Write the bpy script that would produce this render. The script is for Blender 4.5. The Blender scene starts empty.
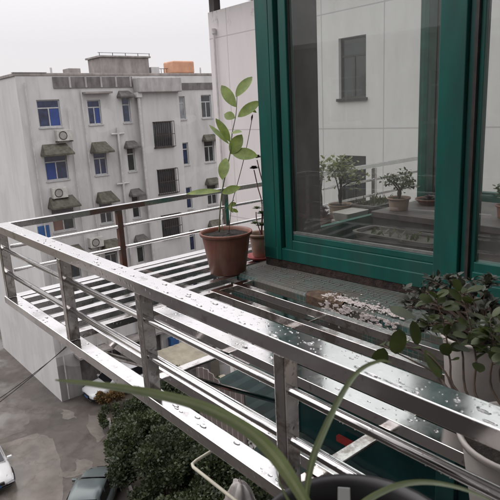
import bpy, math, random
from mathutils import Vector, Matrix
random.seed(7)
sc = bpy.context.scene
COL = sc.collection
R = math.radians
GZ = -15.9                     # ground level; the eye is at the origin on the fifth floor

# ------------------------------------------------------------------ camera
YAW, PIT, ROL, FPX = R(-50.746), R(14.069), R(2.9285), 558.57
fw = Vector((math.cos(PIT)*math.sin(YAW), math.cos(PIT)*math.cos(YAW), -math.sin(PIT)))
rt0 = Vector((math.cos(YAW), -math.sin(YAW), 0)); dn0 = fw.cross(rt0)
rt = math.cos(ROL)*rt0 + math.sin(ROL)*dn0
dn = -math.sin(ROL)*rt0 + math.cos(ROL)*dn0
cam = bpy.data.objects.new('camera', bpy.data.cameras.new('camera')); COL.objects.link(cam)
m = Matrix((rt, -dn, -fw)).transposed().to_4x4(); cam.matrix_world = m
cam.data.sensor_width = 36; cam.data.lens = 36*FPX/500; cam.data.clip_start = .02; cam.data.clip_end = 2000
cam.data.dof.use_dof = True; cam.data.dof.focus_distance = 3.4; cam.data.dof.aperture_fstop = 16.0
sc.camera = cam
def ray(u, v): return (u-250)/FPX*rt + (v-250)/FPX*dn + fw
def at(u, v, d): return ray(u, v)*d          # a real point d metres deep

# ------------------------------------------------------------------ materials
def newmat(name):
    M = bpy.data.materials.new(name); M.use_nodes = True
    nt = M.node_tree; nt.nodes.clear()
    out = nt.nodes.new('ShaderNodeOutputMaterial')
    return M, nt, out
def N(nt, t, **k):
    n = nt.nodes.new(t)
    for a, b in k.items(): setattr(n, a, b)
    return n
def c4(c): return (c[0], c[1], c[2], 1)
def coords(nt, scale=(1,1,1), obj=False):
    if obj: g = N(nt, 'ShaderNodeTexCoord'); s = g.outputs['Object']
    else: g = N(nt, 'ShaderNodeNewGeometry'); s = g.outputs['Position']
    mp = N(nt, 'ShaderNodeMapping'); mp.inputs['Scale'].default_value = scale
    nt.links.new(s, mp.inputs['Vector']); return mp.outputs['Vector']
def noise(nt, vec, scale, detail=6, rough=.6, dist=0):
    n = N(nt, 'ShaderNodeTexNoise'); n.inputs['Scale'].default_value = scale; n.inputs['Detail'].default_value = detail
    n.inputs['Roughness'].default_value = rough; n.inputs['Distortion'].default_value = dist
    nt.links.new(vec, n.inputs['Vector']); return n.outputs['Fac']
def ramp(nt, fac, stops):
    r = N(nt, 'ShaderNodeValToRGB'); e = r.color_ramp.elements
    while len(e) > 1: e.remove(e[-1])
    e[0].position = stops[0][0]; e[0].color = c4(stops[0][1])
    for p, c in stops[1:]:
        x = e.new(p); x.color = c4(c)
    nt.links.new(fac, r.inputs['Fac']); return r.outputs['Color']
def mixc(nt, fac, a, b, mode='MIX'):
    n = N(nt, 'ShaderNodeMix', data_type='RGBA', blend_type=mode)
    for s, v in ((n.inputs[0], fac), (n.inputs[6], a), (n.inputs[7], b)):
        if isinstance(v, (int, float)): s.default_value = v
        elif isinstance(v, tuple): s.default_value = c4(v)
        else: nt.links.new(v, s)
    return n.outputs[2]
def g3(v): return (v, v, v)
def bump(nt, h, strength, dist=.01):
    b = N(nt, 'ShaderNodeBump'); b.inputs['Strength'].default_value = strength; b.inputs['Distance'].default_value = dist
    nt.links.new(h, b.inputs['Height']); return b.outputs['Normal']
def mat(name, a, b=None, scale=6, rough=.6, metal=0, bmp=0, stretch=(1,1,1), dirt=None, dirt_amt=.5, dirt_scale=1.5, spec=.5, obj=False, bd=.01, trans=0, lo=.35, hi=.65):
    M, nt, out = newmat(name)
    p = N(nt, 'ShaderNodeBsdfPrincipled'); nt.links.new(p.outputs[0], out.inputs[0])
    p.inputs['Roughness'].default_value = rough; p.inputs['Metallic'].default_value = metal
    p.inputs['Specular IOR Level'].default_value = spec
    v = coords(nt, stretch, obj); n = noise(nt, v, scale)
    b = b or tuple(x*.8 for x in a)
    c = ramp(nt, n, [(lo, b), (hi, a)])
    if dirt:
        v2 = coords(nt, (1, 1, .35), obj); n2 = noise(nt, v2, dirt_scale, 8, .65, .3)
        f = ramp(nt, n2, [(.48, g3(0)), (.72, g3(dirt_amt))])
        c = mixc(nt, f, c, dirt)
    if name in ('stained_grey_render', 'mid_grey_render', 'pale_render', 'dirty_plinth_render'):      # rain streaks and patched render
        n4 = noise(nt, coords(nt, (3.2, 3.2, .16)), 1.6, 6, .65); c = mixc(nt, ramp(nt, n4, [(.54, g3(0)), (.70, g3(.28))]), c, (.33,.315,.30))
        n5 = noise(nt, coords(nt, (.45, .45, .6)), 1.0, 2, .3); c = mixc(nt, ramp(nt, n5, [(.60, g3(0)), (.615, g3(.30))]), c, (.66,.65,.645))
    if 'paving' in name or 'asphalt' in name:
        vo = N(nt, 'ShaderNodeTexVoronoi', feature='DISTANCE_TO_EDGE'); vo.inputs['Scale'].default_value = .2; vv = N(nt, 'ShaderNodeVectorMath', operation='ADD')
        ns = N(nt, 'ShaderNodeTexNoise'); ns.inputs['Scale'].default_value = 1.5; nt.links.new(coords(nt), ns.inputs['Vector']); nt.links.new(ns.outputs['Color'], vv.inputs[1]); nt.links.new(coords(nt), vv.inputs[0]); nt.links.new(vv.outputs[0], vo.inputs['Vector'])
        c = mixc(nt, ramp(nt, vo.outputs['Distance'], [(.004, g3(.28)), (.012, g3(0))]), c, tuple(x*.35 for x in a))
        n6 = noise(nt, coords(nt), 3.5, 8, .75); c = mixc(nt, ramp(nt, n6, [(.5, g3(0)), (.7, g3(.45))]), c, tuple(x*.5 for x in a))
        wet = noise(nt, coords(nt), .6, 4, .5); wr = ramp(nt, wet, [(.42, g3(.25)), (.58, g3(.9))]); nt.links.new(wr, p.inputs['Roughness'])
    nt.links.new(c, p.inputs['Base Color'])
    if bmp: nt.links.new(bump(nt, n, bmp, bd), p.inputs['Normal'])
    return M
# stainless steel, wet and weathered
def steel(name, base, rough, stain_reflect=(.16,.13,.11), amt=.75, lo=.56, hi=.66):
    M, nt, out = newmat(name)
    p = N(nt, 'ShaderNodeBsdfPrincipled'); nt.links.new(p.outputs[0], out.inputs[0])
    v = coords(nt)
    n1 = noise(nt, v, 14, 8, .7, .4); n2 = noise(nt, v, 60, 4, .6); n3 = noise(nt, v, 5, 4, .5, 1.2)
    f = ramp(nt, n1, [(lo, g3(0)), (hi, g3(amt))])
    c = mixc(nt, f, base, stain_reflect)  # dark blotches: dirt spots plus painted-in reflections of drops
    c = mixc(nt, ramp(nt, n3, [(.4, g3(0)), (.7, g3(.35))]), c, tuple(x*.75 for x in base))
    nt.links.new(c, p.inputs['Base Color'])
    p.inputs['Metallic'].default_value = 1
    rr = N(nt, 'ShaderNodeMapRange'); rr.inputs['From Min'].default_value = .3; rr.inputs['From Max'].default_value = .7
    rr.inputs['To Min'].default_value = rough*.6; rr.inputs['To Max'].default_value = rough*1.7
    nt.links.new(n1, rr.inputs['Value']); nt.links.new(rr.outputs[0], p.inputs['Roughness'])
    # film of rain: small raised blotches
    vo = N(nt, 'ShaderNodeTexVoronoi'); vo.inputs['Scale'].default_value = 45; nt.links.new(v, vo.inputs['Vector'])
    dr = ramp(nt, vo.outputs['Distance'], [(.0, g3(1)), (.28, g3(0))])
    wb = mixc(nt, .45, dr, n3)
    nt.links.new(bump(nt, wb, .12, .004), p.inputs['Normal'])
    return M
M_steel = steel('stainless_steel', (.84,.82,.815), .12, (.25,.21,.19), .6, .58, .68)
M_steel_old = steel('stained_steel', (.72,.69,.67), .13, (.24,.18,.15), .75, .50, .62)
M_steel_far = steel('dull_steel', (.76,.745,.74), .20, (.25,.21,.19), .5, .6, .7)
M_rust = mat('rusty_steel', (.18,.075,.05), (.16,.13,.115), 12, .75, .3, .3)
def glass(name, tint=.93, rough=0.0, refl=1.0):
    M, nt, out = newmat(name)
    t = N(nt, 'ShaderNodeBsdfTransparent'); t.inputs[0].default_value = (tint*.98, tint, tint*.99, 1)
    g = N(nt, 'ShaderNodeBsdfGlossy'); g.inputs['Roughness'].default_value = rough; g.inputs[0].default_value = (refl, refl, refl, 1)
    f = N(nt, 'ShaderNodeFresnel'); f.inputs[0].default_value = 1.5
    mx = N(nt, 'ShaderNodeMixShader'); gb = N(nt, 'ShaderNodeNewGeometry'); iv = N(nt, 'ShaderNodeMath', operation='SUBTRACT'); iv.inputs[0].default_value = 1; nt.links.new(gb.outputs['Backfacing'], iv.inputs[1])
    mu = N(nt, 'ShaderNodeMath', operation='MULTIPLY'); nt.links.new(f.outputs[0], mu.inputs[0]); nt.links.new(iv.outputs[0], mu.inputs[1])
    nt.links.new(mu.outputs[0], mx.inputs[0]); nt.links.new(t.outputs[0], mx.inputs[1]); nt.links.new(g.outputs[0], mx.inputs[2])
    # thin film of dust
    d = N(nt, 'ShaderNodeBsdfDiffuse'); d.inputs[0].default_value = (.5,.48,.46,1)
    v = coords(nt, (1,1,.4)); n = noise(nt, v, 4, 6); fc = ramp(nt, n, [(.3, g3(.015)), (.8, g3(.09))])
    m2 = N(nt, 'ShaderNodeMixShader'); nt.links.new(fc, m2.inputs[0]); nt.links.new(mx.outputs[0], m2.inputs[1]); nt.links.new(d.outputs[0], m2.inputs[2])
    nt.links.new(m2.outputs[0], out.inputs[0]); return M
M_glass = glass('window_glass', .965)
M_winglass_blue = mat('blue_tinted_glass', (.030,.048,.115), (.014,.02,.045), 3, .05, 0, spec=.7)
M_winglass_dark = mat('dark_window_glass', (.045,.05,.055), (.02,.022,.025), 2, .06, 0, spec=.7)
M_winglass_pale = mat('curtained_window_glass', (.30,.31,.32), (.16,.17,.19), 2, .12, 0, spec=.7)
M_bead = mat('grey_glazing_bead', (.20,.205,.20), (.12,.125,.12), 20, .6)
M_lowpane = mat('dark_teal_glass', (.010,.050,.050), (.006,.026,.028), 2, .12, 0, spec=.6)
M_teal = mat('teal_paint', (.006,.105,.084), (.004,.068,.057), 9, .33, 0, .08, (1,1,.2), dirt=(.035,.06,.055), dirt_amt=.5, dirt_scale=7)
M_teal_dark = mat('faded_teal_sheet', (.012,.075,.070), (.008,.035,.035), 7, .45, 0, .1, dirt=(.05,.05,.045), dirt_scale=5)
M_net = mat('dark_green_sheet', (.010,.034,.032), (.008,.018,.017), 5, .85, 0, .05, dirt=(.035,.035,.03), dirt_scale=4)
M_cream = mat('cream_painted_tube', (.55,.52,.42), (.45,.42,.34), 8, .5)
M_darkwall = mat('dark_reflection_wall', (.15,.135,.125), (.11,.10,.095), 1.2, .9, 0, .1, dirt=(.07,.06,.055), dirt_amt=.5)  # dark wall for the unseen bay and wing that the steel and glass mirror
M_teal_back = mat('teal_back_frame', (.010,.12,.085), (.008,.07,.055), 9, .4)
M_darkframe = mat('dark_bronze_frame', (.055,.048,.045), (.03,.026,.025), 12, .35)
M_black = mat('black_rubber', (.012,.011,.012), (.006,.006,.006), 20, .6)
M_sealant = mat('rotted_sealant', (.060,.038,.030), (.018,.013,.012), 28, .95, 0, .8, bd=.02)
M_facade = mat('stained_grey_render', (.585,.575,.57), (.51,.50,.495), 1.3, .9, 0, .15, (1,1,.35), dirt=(.30,.285,.275), dirt_amt=.6, dirt_scale=.7)
M_facade_lt = mat('pale_render', (.62,.615,.61), (.55,.545,.54), .9, .9, 0, .1, (1,1,.3), dirt=(.36,.35,.34), dirt_amt=.4, dirt_scale=.5)
M_facade_bay = mat('mid_grey_render', (.56,.55,.545), (.50,.49,.485), 1.1, .9, 0, .1, (1,1,.3), dirt=(.30,.28,.27), dirt_amt=.4, dirt_scale=.6)
M_ground_floor = mat('dirty_plinth_render', (.30,.29,.285), (.20,.195,.19), 1.1, .9, 0, .1, (1,1,.3), dirt=(.12,.115,.11), dirt_amt=.5)
M_roofdark = mat('mottled_dark_concrete', (.19,.175,.17), (.11,.10,.097), 2.5, .95, 0, .2, (1,1,.5), dirt=(.33,.31,.30), dirt_amt=.6, dirt_scale=1.6)
M_conc = mat('weathered_concrete', (.36,.33,.31), (.22,.20,.19), 2.2, .95, 0, .25, (1,1,.4), dirt=(.14,.125,.12), dirt_amt=.7, dirt_scale=1.5)
M_conc_lt = mat('pale_weathered_concrete', (.46,.44,.43), (.33,.31,.30), 2.6, .95, 0, .25, (1,1,.4), dirt=(.24,.225,.215), dirt_amt=.6, dirt_scale=2)
M_orange = mat('orange_plastic_tank', (.62,.33,.20), (.50,.26,.16), 3, .6)
M_pipe = mat('pale_plastic_pipe', (.58,.56,.55), (.44,.42,.41), 4, .6)
M_white = mat('white_painted_metal', (.70,.68,.66), (.58,.56,.54), 8, .45, dirt=(.35,.32,.28), dirt_scale=6)
M_acwhite = mat('off_white_casing', (.58,.57,.53), (.45,.44,.41), 6, .6, dirt=(.25,.23,.20), dirt_scale=3)
M_awn = mat('mossy_awning_sheet', (.105,.10,.075), (.055,.055,.04), 5, .85, 0, .3, dirt=(.20,.19,.16), dirt_amt=.6, dirt_scale=3)
M_awn2 = mat('grey_awning_sheet', (.14,.13,.12), (.08,.075,.07), 5, .85, 0, .3)
M_cage = mat('rusty_cage_bars', (.09,.07,.06), (.05,.04,.04), 15, .7, .4)
M_frame_w = mat('aluminium_window_frame', (.50,.50,.50), (.38,.38,.38), 10, .5)
def wing_mat():
    M, nt, out = newmat('jointed_white_render')
    p = N(nt, 'ShaderNodeBsdfPrincipled'); nt.links.new(p.outputs[0], out.inputs[0]); p.inputs['Roughness'].default_value = .85
    g = N(nt, 'ShaderNodeNewGeometry'); s = N(nt, 'ShaderNodeSeparateXYZ'); nt.links.new(g.outputs['Position'], s.inputs[0])
    def line(sock, period, off, w):
        a = N(nt, 'ShaderNodeMath', operation='ADD'); a.inputs[1].default_value = 100*period - off; nt.links.new(sock, a.inputs[0])
        b = N(nt, 'ShaderNodeMath', operation='MODULO'); b.inputs[1].default_value = period; nt.links.new(a.outputs[0], b.inputs[0])
        c = N(nt, 'ShaderNodeMath', operation='LESS_THAN'); c.inputs[1].default_value = w; nt.links.new(b.outputs[0], c.inputs[0]); return c.outputs[0]
    l1 = line(s.outputs['X'], 1.95, -14.30, .03); l2 = line(s.outputs['Z'], 2.82, -.60, .03)
    mx = N(nt, 'ShaderNodeMath', operation='MAXIMUM'); nt.links.new(l1, mx.inputs[0]); nt.links.new(l2, mx.inputs[1])
    v = coords(nt, (1,1,.25)); n = noise(nt, v, .8, 8, .6); base = ramp(nt, n, [(.3, (.66,.615,.60)), (.7, (.74,.70,.69))])
    v2 = coords(nt, (1,1,.22)); n2 = noise(nt, v2, 2.2, 8, .7, .3); base = mixc(nt, ramp(nt, n2, [(.56, g3(0)), (.8, g3(.35))]), base, (.50,.46,.44))
    # black weathering that runs down from the eave
    mr = N(nt, 'ShaderNodeMapRange'); mr.inputs['From Min'].default_value = 2.45; mr.inputs['From Max'].default_value = 3.1; nt.links.new(s.outputs['Z'], mr.inputs['Value'])
    n3 = noise(nt, coords(nt, (1,1,.5)), 2.6, 8, .7, .5); st = ramp(nt, n3, [(.55, g3(0)), (.62, g3(1))])
    ms = N(nt, 'ShaderNodeMath', operation='MULTIPLY'); nt.links.new(mr.outputs[0], ms.inputs[0]); nt.links.new(st, ms.inputs[1])
    base = mixc(nt, ms.outputs[0], base, (.14,.12,.115))
    c = mixc(nt, mx.outputs[0], base, (.50,.46,.45)); nt.links.new(c, p.inputs['Base Color'])
    nt.links.new(bump(nt, n2, .1, .01), p.inputs['Normal']); return M
M_wing = wing_mat()
M_terra = mat('terracotta_plastic', (.21,.072,.044), (.155,.052,.034), 10, .5, 0, .05, dirt=(.26,.17,.13), dirt_amt=.6, dirt_scale=7)
M_terra_lt = mat('pale_terracotta', (.42,.29,.225), (.31,.21,.165), 14, .8, 0, .1)
M_red = mat('red_plastic', (.38,.035,.03), (.25,.03,.025), 10, .4)
M_potwhite = mat('white_plastic_pot', (.50,.46,.43), (.42,.38,.355), 8, .5, dirt=(.28,.25,.22), dirt_scale=6, dirt_amt=.4)
M_potblack = mat('black_plastic_pot', (.016,.014,.016), (.008,.007,.008), 12, .38, 0, .05)
M_soil = mat('dark_soil', (.035,.026,.02), (.012,.009,.008), 60, .95, 0, 1, bd=.02)
M_stem = mat('brown_stem', (.10,.065,.045), (.05,.035,.028), 30, .8)
M_stemg = mat('green_stem', (.15,.19,.09), (.10,.10,.06), 30, .7)
M_stemred = mat('reddish_stem', (.20,.08,.065), (.12,.05,.045), 30, .7)
def leafmat(name, a, b, scale=12, rough=.45, tr=.25):
    M, nt, out = newmat(name)
    p = N(nt, 'ShaderNodeBsdfPrincipled'); p.inputs['Roughness'].default_value = rough
    v = coords(nt); n = noise(nt, v, scale, 4); c = ramp(nt, n, [(.35, b), (.65, a)])
    sp = noise(nt, v, scale*6, 3, .6); c = mixc(nt, ramp(nt, sp, [(.60, g3(0)), (.70, g3(.55))]), c, (a[0]*.9, a[1]*.55, a[2]*.8)); nt.links.new(c, p.inputs['Base Color'])
    t = N(nt, 'ShaderNodeBsdfTranslucent'); c2 = mixc(nt, .5, c, (a[0]*1.5, a[1]*1.5, a[2]*.8)); nt.links.new(c2, t.inputs[0])
    mx = N(nt, 'ShaderNodeMixShader'); mx.inputs[0].default_value = tr
    nt.links.new(p.outputs[0], mx.inputs[1]); nt.links.new(t.outputs[0], mx.inputs[2]); nt.links.new(mx.outputs[0], out.inputs[0]); return M
M_leaf_citrus = leafmat('bright_green_leaf', (.24,.31,.07), (.13,.19,.04), 25)
M_leaf_olive = leafmat('olive_leaf', (.060,.078,.022), (.026,.040,.012), 18)
M_leaf_grey = leafmat('greyish_succulent_leaf', (.080,.084,.066), (.032,.038,.028), 14, .5, .1)
M_leaf_strap = leafmat('strap_leaf', (.21,.25,.155), (.14,.17,.10), 30, .4, .45)
M_leaf_stripe = leafmat('pale_leaf_stripe', (.28,.31,.215), (.20,.23,.15), 40, .4, .45)
M_leaf_strap2 = leafmat('pale_striped_strap_leaf', (.20,.24,.14), (.12,.16,.08), 30, .4, .2)
M_leaf_tree = leafmat('dark_tree_leaf', (.060,.080,.034), (.016,.024,.011), 1.6, .55, .15)
M_leaf_tree2 = leafmat('mid_green_tree_leaf', (.080,.100,.042), (.024,.034,.016), 1.6, .55, .15)
M_leaf_rust = leafmat('orange_brown_leaf', (.24,.14,.055), (.12,.085,.035), 4, .6, .2)
M_leaf_yel = leafmat('yellowish_green_leaf', (.26,.28,.11), (.15,.17,.07), 20)
M_leaf_bonsai = leafmat('jade_leaf', (.12,.15,.07), (.06,.08,.035), 20)
M_leaf_purple = leafmat('dark_purple_rosette', (.07,.04,.045), (.03,.022,.025), 20)
def tile_mat():
    M, nt, out = newmat('mosaic_tile')
    p = N(nt, 'ShaderNodeBsdfPrincipled'); nt.links.new(p.outputs[0], out.inputs[0])
    tc = N(nt, 'ShaderNodeNewGeometry'); s = N(nt, 'ShaderNodeSeparateXYZ'); nt.links.new(tc.outputs['Position'], s.inputs[0])
    ad = N(nt, 'ShaderNodeMath', operation='ADD'); nt.links.new(s.outputs['Y'], ad.inputs[0]); nt.links.new(s.outputs['Z'], ad.inputs[1])
    cb = N(nt, 'ShaderNodeCombineXYZ'); nt.links.new(s.outputs['X'], cb.inputs[0]); nt.links.new(ad.outputs[0], cb.inputs[1])
    br = N(nt, 'ShaderNodeTexBrick'); br.offset = 0; br.inputs['Scale'].default_value = 1; br.inputs['Brick Width'].default_value = .027; br.inputs['Row Height'].default_value = .027
    br.inputs['Mortar Size'].default_value = .0018; br.inputs['Color1'].default_value = (.02,.095,.085,1); br.inputs['Color2'].default_value = (.05,.14,.13,1); br.inputs['Mortar'].default_value = (.23,.21,.19,1)
    nt.links.new(cb.outputs[0], br.inputs['Vector'])
    n = noise(nt, tc.outputs['Position'], 5, 8, .65, .4); f = ramp(nt, n, [(.42, g3(0)), (.56, g3(.85))])
    c = mixc(nt, f, br.outputs['Color'], (.105,.085,.070))
    # upward faces hold dried mud
    sn = N(nt, 'ShaderNodeSeparateXYZ'); nt.links.new(tc.outputs['Normal'], sn.inputs[0])
    mm = N(nt, 'ShaderNodeMath', operation='MULTIPLY'); mm.inputs[1].default_value = .62; nt.links.new(sn.outputs['Z'], mm.inputs[0]); mm.use_clamp = True
    n2 = noise(nt, tc.outputs['Position'], 22, 6); mud = ramp(nt, n2, [(.3, (.055,.052,.045)), (.7, (.12,.115,.10))])
    gr = mixc(nt, br.outputs['Fac'], mud, (.17,.16,.145)); c = mixc(nt, mm.outputs[0], c, gr)
    nt.links.new(c, p.inputs['Base Color']); p.inputs['Roughness'].default_value = .5
    nt.links.new(bump(nt, mixc(nt, .5, br.outputs['Fac'], n2), .5, .004), p.inputs['Normal']); return M
M_tile = tile_mat()
M_brownpatch = mat('exposed_brown_render', (.13,.085,.055), (.07,.045,.032), 30, .95, 0, .8, bd=.01)
M_flake = mat('white_flaking_lime', (.66,.60,.58), (.42,.36,.34), 60, .9, 0, .5)
M_inwood = mat('interior_dark_shelf', (.085,.072,.065), (.045,.038,.035), 8, .5)
M_insill = mat('interior_sill_stone', (.11,.09,.083), (.065,.055,.05), 9, .5)
M_trough = mat('old_plastic_trough', (.10,.09,.075), (.07,.06,.05), 9, .6)
M_asphalt = mat('worn_asphalt', (.105,.089,.078), (.065,.056,.050), .35, .9, 0, .1, dirt=(.17,.15,.13), dirt_amt=.5, dirt_scale=.25)
def conc_ground(name, a, b):
    M = mat(name, a, b, .8, .9, 0, .1, dirt=(.11,.095,.085), dirt_amt=.8, dirt_scale=.45); return M
M_cpatch = conc_ground('pale_concrete_paving', (.18,.158,.138), (.125,.11,.096))
M_cpatch2 = conc_ground('grey_concrete_paving', (.14,.125,.11), (.095,.083,.074))
M_patchlt = mat('light_cement_patch', (.17,.153,.136), (.115,.102,.09), 2.5, .9)
M_earth = mat('bare_earth', (.085,.068,.05), (.045,.04,.028), .8, .95, 0, .3)
M_carwhite = mat('white_car_paint', (.62,.62,.62), (.57,.57,.57), 1, .18, spec=.6)
M_cargrey = mat('grey_green_car_paint', (.13,.155,.155), (.11,.13,.13), 1, .25, .2, spec=.6)
M_carglass = mat('car_glass', (.015,.017,.019), (.01,.01,.012), 1, .05, spec=.8)
M_tyre = mat('tyre_rubber', (.02,.02,.02), (.012,.012,.012), 10, .8)
M_rim = mat('alloy_rim', (.45,.45,.46), (.35,.35,.36), 10, .3, .9)
M_lamp = mat('headlamp_lens', (.55,.57,.6), (.45,.47,.5), 5, .1)
M_redlamp = mat('red_tail_lamp', (.3,.02,.02), (.2,.01,.01), 5, .2)
M_shedroof = mat('beige_sheet_roof', (.42,.38,.29), (.30,.27,.21), 1.4, .7, 0, .1, dirt=(.16,.14,.11), dirt_scale=1.2)
M_shedroof2 = mat('grey_sheet_roof', (.30,.29,.28), (.2,.19,.18), 1.4, .7, 0, .1, dirt=(.10,.09,.085), dirt_scale=1.2)
M_blue = mat('blue_tarpaulin', (.04,.13,.34), (.03,.09,.24), 2, .6)
M_bag = mat('grey_white_plastic_bag', (.50,.47,.45), (.38,.35,.34), 14, .35, 0, .3)
M_sheet = mat('dull_pink_plastic_sheet', (.33,.28,.26), (.25,.21,.20), 6, .45, 0, .1, dirt=(.16,.13,.12), dirt_scale=4)
M_paper = mat('white_plant_tag', (.6,.6,.6), (.5,.5,.5), 8, .6)
M_ink = mat('grey_print', (.12,.12,.13), (.1,.1,.11), 8, .6)
M_bark = mat('bark', (.10,.08,.065), (.05,.04,.033), 8, .9, 0, .4)
# water on steel
M_water, nt, out = newmat('rain_water')
p = N(nt, 'ShaderNodeBsdfPrincipled'); p.inputs['Base Color'].default_value = (.95,.95,.96,1); p.inputs['Roughness'].default_value = .03
p.inputs['Transmission Weight'].default_value = 1; p.inputs['IOR'].default_value = 1.33; nt.links.new(p.outputs[0], out.inputs[0])

# ------------------------------------------------------------------ mesh helpers
class MB:
    def __init__(s): s.v = []; s.f = []; s.m = []
    def add(s, vs, fs, mi=0):
        o = len(s.v); s.v += [tuple(x) for x in vs]; s.f += [tuple(i+o for i in f) for f in fs]; s.m += [mi]*len(fs); return s
    def box(s, x0, x1, y0, y1, z0, z1, mi=0):
        return s.add([(x0,y0,z0),(x1,y0,z0),(x1,y1,z0),(x0,y1,z0),(x0,y0,z1),(x1,y0,z1),(x1,y1,z1),(x0,y1,z1)],
              [(0,3,2,1),(4,5,6,7),(0,1,5,4),(1,2,6,5),(2,3,7,6),(3,0,4,7)], mi)
    def tube(s, pts, rad, n=8, cap=True, mi=0):
        pts = [Vector(p) for p in pts]
        if isinstance(rad, (int, float)): rad = [rad]*len(pts)
        o = len(s.v); prev = None; vs = []; fs = []
        for i, p in enumerate(pts):
            t = (pts[min(i+1, len(pts)-1)] - pts[max(i-1, 0)]).normalized()
            if prev is None:
                a = Vector((0,0,1)) if abs(t.z) < .9 else Vector((1,0,0)); u = t.cross(a).normalized()
            else: u = (prev - t*prev.dot(t)).normalized()
            prev = u; w = t.cross(u)
            for k in range(n):
                an = 2*math.pi*k/n; vs.append(p + (u*math.cos(an) + w*math.sin(an))*rad[i])
        for i in range(len(pts)-1):
            for k in range(n):
                k2 = (k+1) % n; fs.append((i*n+k, i*n+k2, (i+1)*n+k2, (i+1)*n+k))
        if cap: fs.append(tuple(range(n))[::-1]); fs.append(tuple((len(pts)-1)*n+k for k in range(n)))
        return s.add(vs, fs, mi)
    def lathe(s, prof, c=(0,0,0), n=40, mi=0, close=False):
        vs = []; fs = []
        for r, z in prof:
            for k in range(n):
                a = 2*math.pi*k/n; vs.append((c[0]+r*math.cos(a), c[1]+r*math.sin(a), c[2]+z))
        L = len(prof)
        for i in range(L-1):
            for k in range(n):
                k2 = (k+1) % n; fs.append((i*n+k, i*n+k2, (i+1)*n+k2, (i+1)*n+k))
        if close: fs.append(tuple(range(n))[::-1]); fs.append(tuple((L-1)*n+k for k in range(n)))
        return s.add(vs, fs, mi)
    def leaf(s, base, d, nrm, L, W, droop=.15, seg=6, fold=.12, shape='oval', mi=0):
        d = Vector(d).normalized(); nrm = Vector(nrm); nrm = (nrm - d*nrm.dot(d))
        if nrm.length < 1e-4: nrm = d.orthogonal()
        nrm.normalize(); sd = d.cross(nrm); base = Vector(base); vs = []; fs = []
        for i in range(seg+1):
            t = i/seg
            if shape == 'oval': w = W*.5*(math.sin(math.pi*min(1, t*.96+.02))**.75)
            elif shape == 'round': w = W*.5*max(.05, math.sqrt(max(0, 1-(2*t-1.02)**2)))
            else: w = W*.5*math.sin(math.pi*(t*.9+.05))
            if i == 0: w = W*.04
            if i == seg: w = W*.03
            c = base + d*L*t - nrm*droop*L*t*t
            vs += [c - sd*w + nrm*fold*w, c, c + sd*w + nrm*fold*w]
        for i in range(seg):
            a = i*3; fs += [(a, a+1, a+4, a+3), (a+1, a+2, a+5, a+4)]
        return s.add(vs, fs, mi)
    def strap(s, pts, widths, nrm, fold=.25):
        # five-vertex section; material 1 is the pale stripe along the middle
        pts = [Vector(p) for p in pts]; vs = []; n = len(pts)
        for i, p in enumerate(pts):
            t = (pts[min(i+1, n-1)] - pts[max(i-1, 0)]).normalized(); sd = t.cross(Vector(nrm)).normalized(); nn = sd.cross(t); w = widths[i]*.5
            vs += [p - sd*w + nn*w*fold, p - sd*w*.28, p + sd*w*.28, p + sd*w + nn*w*fold]
        o = len(s.v); s.v += [tuple(v) for v in vs]
        for i in range(n-1):
            for k in range(3): a = o+i*4+k; s.f.append((a, a+1, a+5, a+4)); s.m.append(1 if k == 1 else 0)
        return s
    def build(s, name, mats, parent=None, smooth=False, bevel=0, loc=None):
        me = bpy.data.meshes.new(name); me.from_pydata(s.v, [], s.f)
        if not isinstance(mats, (list, tuple)): mats = [mats]
        for m_ in mats: me.materials.append(m_)
        if len(mats) > 1: me.polygons.foreach_set('material_index', s.m)
        if smooth: me.polygons.foreach_set('use_smooth', [True]*len(me.polygons))
        me.update()
        o = bpy.data.objects.new(name, me); COL.objects.link(o)
        if parent: o.parent = parent
        if loc: o.location = loc
        if bevel:
            b = o.modifiers.new('bevel', 'BEVEL'); b.width = bevel; b.segments = 2; b.limit_method = 'ANGLE'
        return o
def smooth_path(pts, k=5):
    P = [Vector(p) for p in pts]; out_ = []
    for i in range(len(P)-1):
        p0 = P[max(i-1,0)]; p1 = P[i]; p2 = P[i+1]; p3 = P[min(i+2, len(P)-1)]
        for j in range(k):
            t = j/k; out_.append(.5*((2*p1)+(p2-p0)*t+(2*p0-5*p1+4*p2-p3)*t*t+(3*p1-p0-3*p2+p3)*t**3))
    out_.append(P[-1]); return out_
def tag(o, label=None, cat=None, group=None, kind=None):
    if label: o['label'] = label
    if cat: o['category'] = cat
    if group: o['group'] = group
    if kind: o['kind'] = kind
    return o
def thing(name, label, cat, loc=(0,0,0), rz=0, group=None):
    o = bpy.data.objects.new(name, None); COL.objects.link(o); o.location = loc; o.rotation_euler = (0,0,rz)
    return tag(o, label, cat, group)
def copy_tree(o, parent=None):
    c = o.copy(); COL.objects.link(c); c.parent = parent
    for ch in list(o.children): copy_tree(ch, c)
    return c
def mbox(name, dims, mt, parent=None, bevel=0): return MB().box(*dims).build(name, mt, parent, bevel=bevel)

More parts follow.
